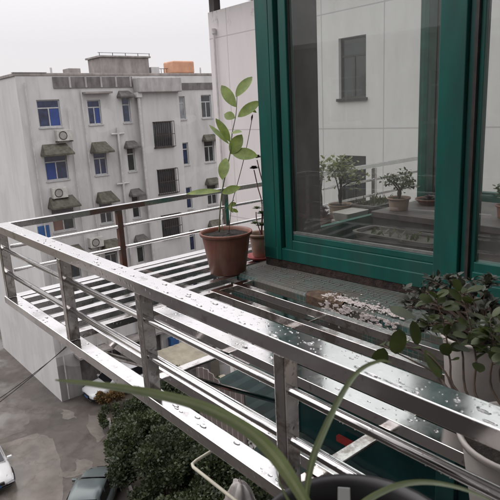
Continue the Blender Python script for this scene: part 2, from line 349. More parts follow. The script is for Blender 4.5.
# ------------------------------------------------------------------ ground
def sheet(name, pts, z, mt):
    o = MB().add([(x, y, z) for x, y in pts], [tuple(range(len(pts)))]).build(name, mt); return tag(o, kind='structure')
sheet('ground', [(-400,-300),(300,-300),(300,400),(-400,400)], GZ, M_earth)
sheet('road', [(-60,-60),(-9,-60),(-14.5,5.5),(-19.8,8.9),(-24.5,10.3),(-28.3,11.8),(-29.9,15),(-29.9,30),(-31,30),(-60,30)], GZ+.004, M_asphalt)
def rough_poly(pts, amp=.15, k=5, seed=1):
    rnd = random.Random(seed); o_ = []
    for i in range(len(pts)):
        a = pts[i]; b = pts[(i+1) % len(pts)]
        for j in range(k):
            t = j/k; o_.append((a[0]+(b[0]-a[0])*t+rnd.uniform(-amp,amp)*(j > 0), a[1]+(b[1]-a[1])*t+rnd.uniform(-amp,amp)*(j > 0)))
    return o_
sheet('concrete_paving', rough_poly([(-28.0,5.9),(-27.7,7.6),(-26.6,8.0),(-24.6,7.6),(-23.0,7.1),(-21.7,6.55),(-19.0,5.2),(-17,2),(-24,0),(-29,4)], .05), GZ+.008, M_cpatch)
sheet('concrete_paving', rough_poly([(-33,7.2),(-31.0,8.0),(-29.2,7.7),(-28.4,7.0),(-28.6,5.6),(-30,4.0),(-36,3.4),(-37,6)], .15, 5, 3), GZ+.008, M_cpatch2)
sheet('cement_patch', rough_poly([(-29.2,9.5),(-28.3,9.9),(-27.6,9.7),(-28.2,9.15)], .12, 4, 5), GZ+.012, M_patchlt)
sheet('cement_patch', rough_poly([(-24.0,8.2),(-23.3,8.65),(-22.6,8.35),(-22.9,7.3),(-23.4,7.0),(-23.6,7.15),(-23.15,7.75)], .1, 4, 6), GZ+.012, M_patchlt)
sheet('cement_patch', rough_poly([(-27.6,10.4),(-26.7,10.9),(-24.9,10.1),(-24.6,9.5),(-26.0,9.7)], .15, 4, 7), GZ+.012, M_cpatch)

# ------------------------------------------------------------------ buildings
def wall_holes(mb, axis, c, u0, u1, z0, z1, rects, depth, mi=0):
    # a wall in the plane axis=c over u,z with openings; reveals go to c-depth (signed)
    us = sorted(set([u0, u1] + [r[0] for r in rects] + [r[1] for r in rects])); zs = sorted(set([z0, z1] + [r[2] for r in rects] + [r[3] for r in rects]))
    P = (lambda u, z, d=0: (c-d, u, z)) if axis == 'X' else (lambda u, z, d=0: (u, c-d, z))
    for i in range(len(us)-1):
        for j in range(len(zs)-1):
            a, b, e, f = us[i], us[i+1], zs[j], zs[j+1]; mu, mz = (a+b)/2, (e+f)/2
            if any(r[0] < mu < r[1] and r[2] < mz < r[3] for r in rects): continue
            mb.add([P(a,e),P(b,e),P(b,f),P(a,f)], [(0,1,2,3)], mi)
    for a, b, e, f in rects:
        mb.add([P(a,e),P(b,e),P(b,f),P(a,f),P(a,e,depth),P(b,e,depth),P(b,f,depth),P(a,f,depth)], [(0,1,5,4),(1,2,6,5),(2,3,7,6),(3,0,4,7)], mi)
def window(parent, axis, c, sgn, u0, u1, z0, z1, gm, fm, cols=2, transom=True, t=.06):
    # frame set back .1 from the face; sgn = direction of outward normal
    f = MB(); d0, d1 = c - sgn*.14, c - sgn*.09
    lo, hi = min(d0, d1), max(d0, d1)
    def B(a, b, e, g, x0=lo, x1=hi, M_=f):
        if axis == 'X': M_.box(x0, x1, a, b, e, g)
        else: M_.box(a, b, x0, x1, e, g)
    B(u0, u1, z0, z0+t); B(u0, u1, z1-t, z1); B(u0, u0+t, z0+t, z1-t); B(u1-t, u1, z0+t, z1-t)
    zt = z0 + (z1-z0)*.70
    if transom: B(u0+t, u1-t, zt-t/2, zt+t/2)
    top = zt - t/2 if transom else z1-t
    for i in range(1, cols):
        uc = u0+(u1-u0)*i/cols; B(uc-t/2, uc+t/2, z0+t, top)
    # sill
    s0, s1 = c - sgn*.09, c + sgn*.06
    B(u0-.05, u1+.05, z0-.07, z0-.002, min(s0, s1), max(s0, s1))
    fo = f.build('window', fm, parent)
    g = MB(); q = c - sgn*.12; B(u0+t*.5, u1-t*.5, z0+t*.5, z1-t*.5, q-.01, q+.01, g); g.build('pane', gm, fo)
    return fo
def aircon(parent, x, y, z, sgn=1):
    w = MB().box(x, x+.32*sgn, y, y+.82, z, z+.58) if sgn > 0 else MB().box(x-.32, x, y, y+.82, z, z+.58)
    o = w.build('air_conditioner', M_acwhite, parent, bevel=.02)
    g = MB(); prof = [(.22, 0), (.22, .02), (.19, .02), (.19, 0)]
    vs = []
    for k in range(28):
        a = 2*math.pi*k/28
        for r in (.23, .19): vs.append((x+.335*sgn, y+.32+r*math.cos(a), z+.29+r*math.sin(a)))
    g.add(vs, [(2*k, 2*((k+1)%28), 2*((k+1)%28)+1, 2*k+1) for k in range(28)])
    for i in range(-3, 4): g.box(x+.325*sgn-.004, x+.325*sgn+.004, y+.32-.18, y+.32+.18, z+.29+i*.055-.006, z+.29+i*.055+.006)
    g.build('fan_grille', M_darkframe, o)
    b = MB().box(min(x, x+.4*sgn), max(x, x+.4*sgn), y-.02, y+.02, z-.05, z-.002).box(min(x, x+.4*sgn), max(x, x+.4*sgn), y+.78, y+.82, z-.05, z-.002); b.build('bracket', M_cage, o)
    return o
def awning(parent, x, y0, y1, z, mt, out=.75, h=.5):
    # hipped sheet awning against a wall facing +X
    e = .14; mb = MB()
    vs = [(x, y0+e, z+h), (x, y1-e, z+h), (x+out, y1, z), (x+out, y0, z), (x, y0-.02, z), (x, y1+.02, z),
          (x+out, y1, z-.10), (x+out, y0, z-.10), (x, y0-.02, z-.10), (x, y1+.02, z-.10)]
    mb.add(vs, [(0,1,2,3), (0,3,4), (1,5,2), (3,2,6,7), (4,3,7,8), (2,5,9,6), (8,7,6,9)])
    return mb.build('awning', mt, parent, bevel=.01)
def cage(parent, x, y0, y1, z0, z1):
    mb = MB(); d = .30
    n = 9
    for i in range(n+1):
        y = y0+(y1-y0)*i/n; mb.box(x+d-.02, x+d, y-.012, y+.012, z0, z1)
    for z in (z0, (z0+z1)/2, z1): mb.box(x+d-.022, x+d+.003, y0, y1, z-.02, z+.02)
    for y in (y0, y1):
        for z in (z0, z1): mb.box(x, x+d, y-.015, y+.015, z-.015, z+.015)
    return mb.build('security_cage', M_cage, parent)

# --- the block across the lane (its front faces +X at X=-30)
XB, Y0B, Y1B, ZT = -30.0, 9.86, 27.0, 2.22
ob = thing('apartment_building', 'stained grey five storey apartment block across the lane, blue windows and mossy awnings', 'building', (XB, Y0B, GZ))
obc = bpy.data.objects.new('x', None)      # scratch, never linked
def rel(o, root): 
    o.parent = root; o.matrix_parent_inverse = Matrix.Translation(-Vector(root.location)); return o
cols_ = [(10.75, 11.98, 1.40, 'b2'), (13.52, 14.3, 1.32, 'b2'), (15.62, 16.12, 1.42, 's'), (19.48, 19.92, 1.38, 'n'), (21.15, 21.93, 1.42, 'd'), (23.6, 24.8, 1.4, 'b2')]
rects = []; wins = []
for r in range(6):
    zb = -.36 - 2.81*r
    for ci, (a, b, h, st) in enumerate(cols_):
        if r == 5: continue
        rects.append((a, b, zb, zb+h)); wins.append((a, b, zb, zb+h, st, r, ci))
    if r < 5: rects.append((17.30, 18.60, -1.90-2.81*r, -.42-2.81*r)); wins.append((17.30, 18.60, -1.90-2.81*r, -.42-2.81*r, 'st', r, 9))
gar = [(11.2, 13.8, GZ+.1, GZ+2.45), (14.6, 16.3, GZ+.1, GZ+2.3), (19.2, 22.2, GZ+.1, GZ+2.45)]
# main front, the stair bay stands 0.35 proud
mb = MB()
main = [q for q in rects if not (17 < q[0] < 19)]
ZG = GZ+2.75
wall_holes(mb, 'X', XB, Y0B, 16.62, ZG, ZT, [q for q in main if q[1] < 16.6], .3)
wall_holes(mb, 'X', XB, 19.25, Y1B, ZG, ZT, [q for q in main if q[0] > 19.2], .3)
wall_holes(mb, 'X', XB, Y0B, 16.62, GZ, ZG, gar[:2], .5, 1)
wall_holes(mb, 'X', XB, 19.25, Y1B, GZ, ZG, gar[2:], .5, 1)
wall_holes(mb, 'X', XB+.35, 16.62, 19.25, GZ, ZT-.35, [q for q in rects if 17 < q[0] < 19], .3, 2)
for y in (16.62, 19.25): mb.add([(XB, y, GZ), (XB+.35, y, GZ), (XB+.35, y, ZT-.35), (XB, y, ZT-.35)], [(0,1,2,3)], 2)
mb.add([(XB,16.62,ZT-.35),(XB+.35,16.62,ZT-.35),(XB+.35,19.25,ZT-.35),(XB,19.25,ZT-.35)], [(0,1,2,3)], 2)
mb.add([(XB,16.62,ZT-.35),(XB,19.25,ZT-.35),(XB,19.25,ZT),(XB,16.62,ZT)], [(0,1,2,3)], 2)
# gable end, back and far end
mb.add([(XB,Y0B,GZ),(XB-11,Y0B,GZ),(XB-11,Y0B,ZT),(XB,Y0B,ZT)], [(0,1,2,3)], 3)
mb.add([(XB-11,Y0B,GZ),(XB-11,Y1B,GZ),(XB-11,Y1B,ZT),(XB-11,Y0B,ZT)], [(0,1,2,3)], 0)
mb.add([(XB,Y1B,GZ),(XB-11,Y1B,GZ),(XB-11,Y1B,ZT),(XB,Y1B,ZT)], [(0,1,2,3)], 0)
# dark rooms behind openings
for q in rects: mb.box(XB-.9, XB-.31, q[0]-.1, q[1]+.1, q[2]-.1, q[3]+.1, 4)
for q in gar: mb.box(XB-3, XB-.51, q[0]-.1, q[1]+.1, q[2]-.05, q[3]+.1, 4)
rel(mb.build('wall', [M_facade, M_ground_floor, M_facade_bay, M_facade_lt, M_black]), ob)
def obp(o): return rel(o, ob)
obp(mbox('roof', (XB-11.1, XB+.02, Y0B-.06, Y1B+.1, ZT+.002, ZT+.16), M_conc, bevel=.03))
obp(mbox('coping', (XB-.25, XB+.05, Y0B-.1, 11.5, ZT+.165, ZT+.21), M_facade_lt, bevel=.03))
# strip of darker concrete panels under the roof edge
mb = MB()
for a, b in ((11.75, 14.4), (14.46, 16.39)): mb.box(XB, XB+.06, a, b, ZT-.62, ZT-.04)
obp(mb.build('fascia_panel', M_roofdark))
mb = MB().box(XB, XB+.06, 19.3, 26.5, ZT-.82, ZT-.42); obp(mb.build('fascia_panel', M_roofdark))
for y in (12.6, 13.5, 14.4, 15.3, 16.2): obp(mbox('fascia_pier', (XB+.061, XB+.10, y, y+.10, ZT-.60, ZT-.02), M_conc_lt))
obp(mbox('parapet_box', (XB+.061, XB+.75, 16.40, 19.3, ZT-.95, ZT-.12), M_conc_lt, bevel=.05))
# roof tower
mb = MB().box(XB-2.0, XB-.3, 14.75, 17.8, ZT+.16, 3.25)
tw = obp(mb.build('roof_tower', M_conc, bevel=.03))
t2 = MB().box(XB-2.1, XB-.22, 14.65, 17.9, 3.252, 3.34).build('tower_roof', M_conc); t2.parent = tw
mb = MB()
for y in (14.7, 15.5, 16.3, 17.1, 17.85): mb.box(XB-.30, XB-.275, y-.015, y+.015, 3.34, 3.5)
mb.box(XB-.30, XB-.275, 14.6, 17.9, 3.48, 3.50); t3 = mb.build('railing', M_cage); t3.parent = tw
t4 = MB().box(XB-1.6, XB-.35, 17.95, 18.5, ZT+.16, 2.75).build('tower_annexe', M_facade_bay); t4.parent = tw
mb = MB().box(XB-1.6, XB-.4, 19.55, 21.1, ZT+.18, ZT+.92); tk = obp(mb.build('water_tank', M_orange, bevel=.08))
mb = MB()
for i in range(8): mb.box(XB-1.0, XB-.97, 18.0+i*.2, 18.02+i*.2, ZT+.16, ZT+.50)
mb.box(XB-1.0, XB-.97, 18.0, 19.5, ZT+.48, ZT+.51); obp(mb.build('roof_railing', M_cage))
obp(MB().box(XB-1.3, XB-.5, 12.9, 13.6, ZT+.16, ZT+.45).build('roof_hatch', M_conc, bevel=.03))
obp(MB().tube([(XB-.9,12.1,ZT+.16),(XB-.9,12.1,ZT+.5)], .06).build('roof_vent', M_pipe)); obp(MB().tube([(XB-1.2,22.1,ZT+.16),(XB-1.2,22.1,ZT+.6)], .05).build('roof_vent', M_pipe))
# windows
gms = {'b2': M_winglass_blue, 's': M_winglass_dark, 'n': M_winglass_blue, 'd': M_winglass_dark, 'st': M_winglass_dark}
rw = random.Random(3)
for a, b, z0, z1, st, r, ci in wins:
    gm = gms[st]
    if st == 'n' and r == 0: gm = M_winglass_pale
    if st == 'b2' and r >= 2: gm = M_winglass_dark
    if st == 's' and r == 0: gm = M_winglass_blue
    c = XB+.35 if st == 'st' else XB
    w = obp(window(None, 'X', c, 1, a, b, z0, z1, gm, M_frame_w if st != 'st' else M_darkframe, 2 if (b-a) > .6 else 1, st != 'st' and b-a > .4))
    if st == 'b2' and ci == 0 or (ci == 1 and r == 0):      # one sash covered by a blue or dark curtain
        pc = MB().box(c-.105, c-.10, (a+b)/2+.04 if r == 0 else a+.07, b-.07 if r == 0 else (a+b)/2-.04, z0+.07, z0+(z1-z0)*.66).build('curtain', mat('blue_curtain', (.035,.07,.25) if r < 2 else (.2,.12,.10), None, 3, .5), w)
    if st == 'st': obp(cage(None, c, a+.0, b, z0, z1))
    if r >= 1 and st in ('b2', 's', 'd') and not (ci == 5 and r > 2):
        big = ci in (0, 1)
        obp(awning(None, XB+.002, a-.14, b+.2, z1+.03, M_awn if ci != 2 else M_awn2, .75 if big else .5, .5 if big else .32))
obp(awning(None, XB+.002, 15.35, 16.25, 1.12, M_awn2, .5, .3))
obp(MB().box(XB, XB+.45, 13.3, 14.9, 1.28, 1.38).build('canopy_slab', M_conc))
obp(aircon(None, XB+.002, 11.5, -1.12)); obp(aircon(None, XB+.002, 10.86, -4.12)); pass
obp(aircon(None, XB+.002, 12.6, -7.2)); obp(aircon(None, XB+.002, 11.2, -9.9))
for y, zt, r_ in ((13.20, 1.5, .04), (15.12, -.6, .07), (16.50, 1.15, .09), (19.36, 1.0, .05), (12.35, .6, .035), (10.25, 1.9, .035), (22.7, 1.1, .06)):
    obp(MB().tube([(XB+.12+(.28 if y == 16.50 else 0), y, zt), (XB+.12+(.28 if y == 16.50 else 0), y, GZ+.1)], r_, 8).build('downpipe', M_pipe))
for z in (-.95, -3.8): obp(MB().tube([(XB+.12,14.7,z),(XB+.12,15.5,z)], .055, 8).build('branch_pipe', M_pipe))
obp(MB().box(XB+.13, XB+.55, 16.35, 16.68, 1.0, 1.28).build('hopper', M_facade_lt, bevel=.02))
for q in gar: obp(MB().box(XB-.35, XB-.30, q[0]+.02, q[1]-.02, q[2], q[3]-.02).build('shutter', M_roofdark))
obp(MB().box(XB+.002, XB+.9, 10.9, 22.8, GZ+2.55, GZ+2.68).build('entrance_canopy', M_conc))
obp(MB().box(XB+.1, XB+.7, 17.0, 17.6, GZ+.05, GZ+1.9).build('blue_cabinet', M_blue)); obp(MB().box(XB+.002, XB+.06, 9.9, 10.5, -6.2, -5.5).build('blue_panel', M_blue))

# --- the white wing beyond the bay (front faces -Y at Y=11.2)
YW, X0W = 11.2, -15.2
wb = thing('white_wing_building', 'white rendered wing with jointed walls and small dark windows, behind the green bay window', 'building', (X0W, YW, GZ))
def wp(o): return rel(o, wb)
mb = MB(); wr = []
for r in range(6):
    for x in (-9.82, -4.6, -1.6):
        wr.append((x, x+.86, .16-2.86*r, 1.60-2.86*r))
wall_holes(mb, 'Y', YW, X0W, .6, GZ, 3.02, wr, -.3)
mb.add([(X0W,YW,GZ),(X0W,YW+12,GZ),(X0W,YW+12,3.02),(X0W,YW,3.02)], [(0,1,2,3)])
mb.add([(X0W,YW+12,GZ),(.6,YW+12,GZ),(.6,YW+12,3.02),(X0W,YW+12,3.02)], [(0,1,2,3)])
mb.add([(X0W,YW,3.02),(.6,YW,3.02),(.6,YW+12,3.02),(X0W,YW+12,3.02)], [(0,1,2,3)])
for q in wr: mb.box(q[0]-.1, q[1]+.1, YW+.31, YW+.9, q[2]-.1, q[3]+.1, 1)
wp(mb.build('wall', [M_wing, M_black]))
wp(mbox('roof', (X0W-.45, 1.5, YW-.6, YW+12.4, 3.62, 3.85), M_conc))
for x in (X0W+.02, X0W+4, X0W+8, X0W+12): wp(mbox('roof_pier', (x, x+.25, YW+.05, YW+.3, 3.022, 3.615), M_roofdark))
wp(MB().tube([(X0W+.36,YW-.08,2.35),(X0W+.36,YW-.08,GZ+.1)], .035, 8).tube([(X0W+.36,YW-.08,2.5),(X0W+.36,YW-.08,2.35)], .07, 8).build('downpipe', M_pipe))
for q in wr:
    wp(window(None, 'Y', YW, -1, q[0], q[1], q[2], q[3], M_winglass_dark, M_darkframe, 2, True, .045))

# --- unseen wing added for dark reflections, and the house that carries the bay
sb = thing('reflected_wing_building', 'unseen dark brown wing behind the camera, added for the reflections in glass and steel', 'building', (-22, -12, GZ))
mb = MB(); sr = [(x, x+1.3, -.6-2.85*r, .9-2.85*r) for r in range(5) for x in (-25,-21.5,-18,-14.5,-11,-7.5,-4)]
wall_holes(mb, 'Y', -12, -28, .6, GZ, 1.9, sr, .3)
mb.add([(-28,-12,GZ),(-28,-24,GZ),(-28,-24,1.9),(-28,-12,1.9)], [(0,1,2,3)]); mb.add([(-28,-12,1.9),(.6,-12,1.9),(.6,-24,1.9),(-28,-24,1.9)], [(0,1,2,3)])
mb.add([(-28,-24,GZ),(.6,-24,GZ),(.6,-24,1.9),(-28,-24,1.9)], [(0,1,2,3)])
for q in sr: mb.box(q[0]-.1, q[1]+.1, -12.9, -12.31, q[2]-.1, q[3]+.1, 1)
rel(mb.build('wall', [M_darkwall, M_black]), sb)
for q in sr: rel(window(None, 'Y', -12, 1, *q, M_winglass_dark, M_frame_w), sb)
rel(mbox('roof', (-28.2, .6, -24.2, -11.8, 1.902, 2.05), M_conc), sb)
hb = thing('home_building', 'rendered apartment house that carries the green bay window', 'building', (.6, 0, GZ))
mb = MB().box(.6, 8, -24, -.9, GZ, 6).box(.6, 8, 4.6, 23.2, GZ, 6).box(.6, 8, -.899, 4.599, GZ, -3.85).box(.6, 8, -.899, 4.599, 2.2, 6).box(2.6, 8, -.899, 4.599, -3.849, 2.199)
rel(mb.build('wall', M_facade_lt), hb)
mb = MB().box(.2, .599, -.6, 4.3, -1.12, -.98); rel(mb.build('floor_slab', M_conc), hb)

nb = thing('dark_reflected_bay', 'unseen dark bay with a low parapet, added to darken the reflections in the steel rails', 'bay window', (-.2, -1, -3.85))  # out of view, added so the rail fronts mirror something dark
mb = MB().box(-1.5, .19, -2.6, -.35, -3.84, -.42)
rel(mb.build('wall', M_darkwall), nb)
rel(MB().box(-1.56, .19, -2.6, -.25, -.419, -.36).build('sill', M_conc), nb)
for x in (-1.5, -.5, .1): rel(MB().box(x, x+.08, -.42, -.36, -.359, 1.5).build('frame', M_teal), nb)

# ------------------------------------------------------------------ green bay window
# front plane turned 5 degrees about its left corner
A5 = R(5); CX, CY = -2.43, 2.13
bay = thing('bay_window', 'teal green framed glazed bay window above the tiled ledge', 'bay window', (CX, CY, -.98), A5)
def bp(o): o.parent = bay; return o
# local coordinates: x along the front (u), y inwards, z up from -.98
def L(z): return z + .98
ZTOP = 2.25
# left corner post (fixed frame) with grooves
fr = MB()
fr.box(-.035, .062, .0, .10, L(-.86), L(ZTOP))        # outer face board
fr.box(.062, .070, .012, .10, L(-.86), L(ZTOP))
fr.box(.070, .105, -.006, .10, L(-.86), L(ZTOP))
fr.box(-.035, 3.1, 0, .10, L(-.862), L(-.79)-.0)      # bottom rail of fixed frame
fr.box(1.166, 1.19, .02, .10, L(-.79), L(ZTOP))
bp(fr.build('outer_frame', M_teal, bevel=.004))
bp(mbox('weather_strip', (.105, .128, .030, .09, L(-.79), L(ZTOP)), M_black))
sa = MB()
sa.box(.128, .180, .008, .07, L(-.815), L(ZTOP)-.02)      # left stile
sa.box(1.046, 1.162, -.004, .07, L(-.815), L(ZTOP)-.02)   # right stile
sa.box(.180, 1.046, .008, .07, L(-.815), L(-.735)); sa.box(.180, 1.046, .016, .07, L(-.735), L(-.700)); sa.box(.180,1.046,.002,.07,L(-.830),L(-.8155))
so = bp(sa.build('sash', M_teal, bevel=.004))
mbox('glazing_bead', (.181, 1.045, .020, .034, L(-.699), L(-.684)), M_bead, so)
mbox('gasket', (.181, .190, .022, .034, L(-.684), L(ZTOP)), M_black, so)
mbox('glass_pane', (.190, 1.046, .036, .041, L(-.70), L(ZTOP)), M_glass, so)
bp(mbox('centre_gap_strip', (1.19, 1.205, .045, .10, L(-.79), L(ZTOP)), M_black))
s2 = MB(); s2.box(1.205, 1.225, .03, .08, L(-.80), L(ZTOP)-.02); s2.box(1.225, 3.0, .022, .08, L(-.80), L(-.700)); s2.box(3.0, 3.1, .022, .08, L(-.80), L(ZTOP)); s2.box(1.225, 3.0, .012, .08, L(-.775), L(-.742))
so2 = bp(s2.build('sash', M_teal, bevel=.004)); mbox('glass_pane', (1.225, 3.0, .046, .051, L(-.70), L(ZTOP)), M_glass, so2)
mbox('gasket', (1.1905, 1.2045, .01, .044, L(-.79), L(ZTOP)-.02), M_darkframe, so2)
bp(mbox('rotted_seal', (-.03, 3.1, .004, .11, L(-.905), L(-.8625)), M_sealant))
# other sides of the bay are built in world axes
def bw(o): o.parent = bay; o.matrix_parent_inverse = (Matrix.Translation(Vector((CX, CY, -.98))) @ Matrix.Rotation(A5, 4, 'Z')).inverted(); return o
bw(MB().box(-2.43, -2.37, 2.26, 2.52, -.86, ZTOP).build('side_post', M_darkframe, bevel=.004))
pm = MB().box(-2.43, -2.36, 3.64, 3.74, -.9, ZTOP); bw(pm.build('corner_post', M_teal_back, bevel=.003))
bw(MB().box(-2.43, -2.355, 3.745, 3.90, -.9, ZTOP).build('corner_post', M_darkframe, bevel=.003))
bw(MB().box(-2.42, -2.38, 2.53, 3.635, -.9, -.74).build('side_rail', M_teal_back))
bw(MB().box(-2.403, -2.398, 2.53, 3.635, -.74, ZTOP).build('glass_pane', M_glass))
mb = MB().box(-2.36, .59, 3.84, 3.90, -.9, -.66).box(-1.02, -.95, 3.84, 3.90, -.659, ZTOP).box(.45, .59, 3.84, 3.90, -.659, ZTOP); bw(mb.build('back_frame', M_teal_back))
bw(MB().box(-2.35, .45, 3.868, 3.873, -.66, ZTOP).build('glass_pane', M_glass))
bw(MB().box(-2.47, .59, 2.27, 3.93, -1.10, -.985).box(-2.36, .59, 2.46, 3.8, -.984, -.865).build('inner_sill', M_insill))
bw(MB().box(-2.55, .7, 2.02, 4.05, ZTOP+.002, ZTOP+.14).build('bay_roof', M_conc))
bw(MB().box(.592, .60, 2.4, 3.9, -.86, ZTOP).build('inner_wall', M_insill))
# shelf inside
sh = thing('window_shelf', 'dark stepped shelf inside the bay window carrying bonsai pots', 'shelf', (-1.5, 3.3, -.865))
rel(MB().box(-2.34, .5, 2.98, 3.70, -.74, -.70).build('shelf_board', M_insill, bevel=.004), sh)
rel(MB().box(-2.34, .5, 3.0, 3.03, -.864, -.742).box(-2.34, .5, 3.64, 3.68, -.864, -.742).build('shelf_side', M_inwood), sh)
tr = thing('planter_trough', 'long low planter trough with rounded ends in front of the shelf inside the bay window', 'planter', (-2.0, 2.85, -.865))
mb = MB(); pr = []
def rrect(x0, x1, y0, y1, r, z, n=6):
    o_ = []
    for cx, cy, a0 in ((x1-r, y1-r, 0), (x0+r, y1-r, 90), (x0+r, y0+r, 180), (x1-r, y0+r, 270)):
        for k in range(n+1): a = R(a0+90*k/n); o_.append((cx+r*math.cos(a), cy+r*math.sin(a), z))
    return o_
def loft(mb, rings, cap0=True, cap1=True, mi=0):
    n = len(rings[0]); vs = [v for r_ in rings for v in r_]; fs = []
    for i in range(len(rings)-1):
        for k in range(n): k2 = (k+1) % n; fs.append((i*n+k, i*n+k2, (i+1)*n+k2, (i+1)*n+k))
    if cap0: fs.append(tuple(range(n))[::-1])
    if cap1: fs.append(tuple((len(rings)-1)*n+k for k in range(n)))
    mb.add(vs, fs, mi)
loft(mb, [rrect(-2.26,-1.72,2.72,2.90,.05,-.864), rrect(-2.28,-1.70,2.70,2.92,.06,-.79), rrect(-2.29,-1.69,2.69,2.93,.06,-.79), rrect(-2.29,-1.69,2.69,2.93,.06,-.778), rrect(-2.27,-1.71,2.71,2.91,.05,-.778), rrect(-2.27,-1.71,2.71,2.91,.05,-.80)])
rel(mb.build('trough', M_trough), tr); 
mb = MB().add([( -2.27+.54*i/9+.02, 2.81+random.uniform(-.03,.03), -.80) for i in range(10)], [])
lv = MB(); rl = random.Random(5)
for i in range(26):
    b_ = Vector((rl.uniform(-2.22,-1.78), rl.uniform(2.74,2.88), -.80)); lv.leaf(b_, (rl.uniform(-1,1), rl.uniform(-1,1), 1.2), (rl.random(), rl.random(), 1), rl.uniform(.03,.06), .02)
rel(lv.build('seedlings', M_leaf_bonsai), tr)

# tiled ledge below the window
led = thing('tiled_ledge', 'ledge of small green mosaic tiles, muddy and flaking white, under the teal window', 'ledge', (-1, 2, -1.3))
mb = MB()
loft(mb, [[(-2.52,1.90,z),(.58,1.90,z),(.58,2.30,z),(-2.52,2.30,z)] for z in (-1.30,-.925)] + [[(-2.515,1.91,-.912),(.575,1.91,-.912),(.575,2.30,-.905),(-2.515,2.30,-.905)]])
rel(mb.build('tiled_slab', M_tile), led)
# patch of exposed brown render and white lime flakes at the front edge
def patch(x0, x1, mt, name, zlo, dep, yy, seed):
    rr_ = random.Random(seed); mb = MB(); n = 26; vs = []; fs = []
    for i in range(n+1):
        x = x0+(x1-x0)*i/n; e = max(0, math.sin(math.pi*i/n))**.4
        vs += [(x, yy, zlo+rr_.uniform(0,.03)), (x, yy-.004*e, (zlo-.914)/2), (x, yy-.006*e, -.914), (x, yy+.01, -.905+.004*e), (x, 1.91+(.10+rr_.uniform(-.03,.03))*e*dep, -.9065+.004)]
    for i in range(n):
        for j in range(4): a = i*5+j; fs.append((a, a+1, a+6, a+5))
    mb.add(vs, fs); return mb.build(name, mt)
rel(patch(-1.90, -1.66, M_brownpatch, 'exposed_render', -1.02, .8, 1.897, 3), led)
mb = MB(); rf = random.Random(11)
for i in range(150):                       # broad crusts, each a low jagged scab
    t = rf.random(); x = -1.80+.46*t; n = 13; rad = rf.uniform(.005,.017)*(1.15-.5*t); front = rf.random() < .36
    y = 1.945+rf.gauss(0, .018); z = -.9045
    if front: z = -.918-abs(rf.gauss(0, .035))*(1.5 if t < .3 else .7)
    if y < 1.915: y = 1.915
    ring = []
    for k in range(n):
        q = rad*rf.uniform(.55,1.25); a = 6.283*k/n; u_, v_ = q*1.5*math.cos(a), q*.75*math.sin(a)
        ring.append((x+u_, 1.8935, z+v_) if front else (x+u_, y+v_, z))
    h_ = rf.uniform(.001,.0045); inner = [((p_[0]-x)*.7+x, 1.8935-h_, (p_[2]-z)*.7+z) if front else ((p_[0]-x)*.7+x, (p_[1]-y)*.7+y, z+h_) for p_ in ring]
    mb.add(ring+inner, [(k, (k+1) % n, n+(k+1) % n, n+k) for k in range(n)]+[tuple(range(n, 2*n))])
for i in range(500):
    t = rf.random(); x = -1.80+.46*t; sp = .05*math.sin(math.pi*min(1, t*.9+.1))+.012
    yb = 1.945 - .0*t
    if rf.random() < .68: c = Vector((x, yb+rf.gauss(0, sp*.6), -.904+rf.uniform(0,.004)))
    else: c = Vector((x, 1.893, -.915-abs(rf.gauss(0, .045))*(1.6 if t < .35 else .8)))
    if c.y < 1.893: c.y = 1.893
    s_ = rf.uniform(.0015,.0065); a = rf.uniform(0,6.28); h_ = rf.uniform(.001,.003)
    ring = [(c.x+s_*math.cos(a+k*1.257)*rf.uniform(.6,1.2), c.y+(s_*math.sin(a+k*1.257) if c.z > -.91 else -h_*.5), c.z+(0 if c.z > -.91 else s_*math.sin(a+k*1.257))) for k in range(5)]
    top = (c.x, c.y-(0 if c.z > -.91 else h_), c.z+(h_ if c.z > -.91 else 0))
    mb.add(ring+[top], [(k, (k+1) % 5, 5) for k in range(5)])
fl = rel(mb.build('lime_flakes', M_flake), led); fl['kind'] = 'stuff'
# moss/debris crumbs along the ledge
mb = MB()
for i in range(260):
    x = rf.uniform(-2.5, -.6); y = rf.choice([rf.uniform(1.92,2.12), rf.gauss(2.10,.02)]); s_ = rf.uniform(.002,.006); y = min(y, 2.14)
    mb.add([(x-s_,y-s_,-.906),(x+s_,y-s_,-.906),(x,y+s_,-.906),(x,y,-.906+s_*.7)], [(0,1,3),(1,2,3),(2,0,3)])
db = rel(mb.build('dirt_crumbs', M_roofdark), led); db['kind'] = 'stuff'

# ------------------------------------------------------------------ steel plant rack around the bay
rk = thing('plant_rack', 'wet stainless steel cantilevered plant rack with guard rails and slatted floor', 'plant rack', (-3.05, .82, -.96))
def rp(o): return rel(o, rk)
bv = .003
ZR0, ZR1 = -.556, -.517
rp(mbox('top_rail', (-3.10, .35, .80, .870, ZR0, ZR1), M_steel, bevel=.002))
tr_ = MB().box(-3.10, -3.062, .8705, 5.4, -.550, -.517); tr_.v = [(x, y, z+(.016 if y > 5 else 0)) for x, y, z in tr_.v]
rp(tr_.build('top_rail', M_steel_far, bevel=bv))
for z in (-.652, -.785):
    rp(MB().tube([(-3.06,.825,z),(.35,.825,z)], .0125, 14).build('guard_rail', M_steel, smooth=True))
    rp(MB().tube([(-3.08,.86,z+.005),(-3.08,5.4,z+.005)], .0105, 12).build('guard_rail', M_steel_far, smooth=True))
for x in (-3.10, -2.262, -1.592, -.918, -.24):
    rp(mbox('post', (x, x+.038, .803, .848, -.922, ZR0-.001), M_steel_old, bevel=bv))
for y, mt in ((1.49, M_rust), (2.30, M_steel_old), (3.1, M_steel_old), (3.95, M_steel_old), (4.75, M_steel_old)):
    q = rp(mbox('post', (-3.10, -3.064, y, y+.034, -.922, -.545), mt, bevel=bv))
    if mt is M_rust: q['label'] = 'rusty red-brown post'
rp(MB().box(-3.0619,-3.0610,1.32,1.68,-.545,-.517).build('rust_stain', M_rust))
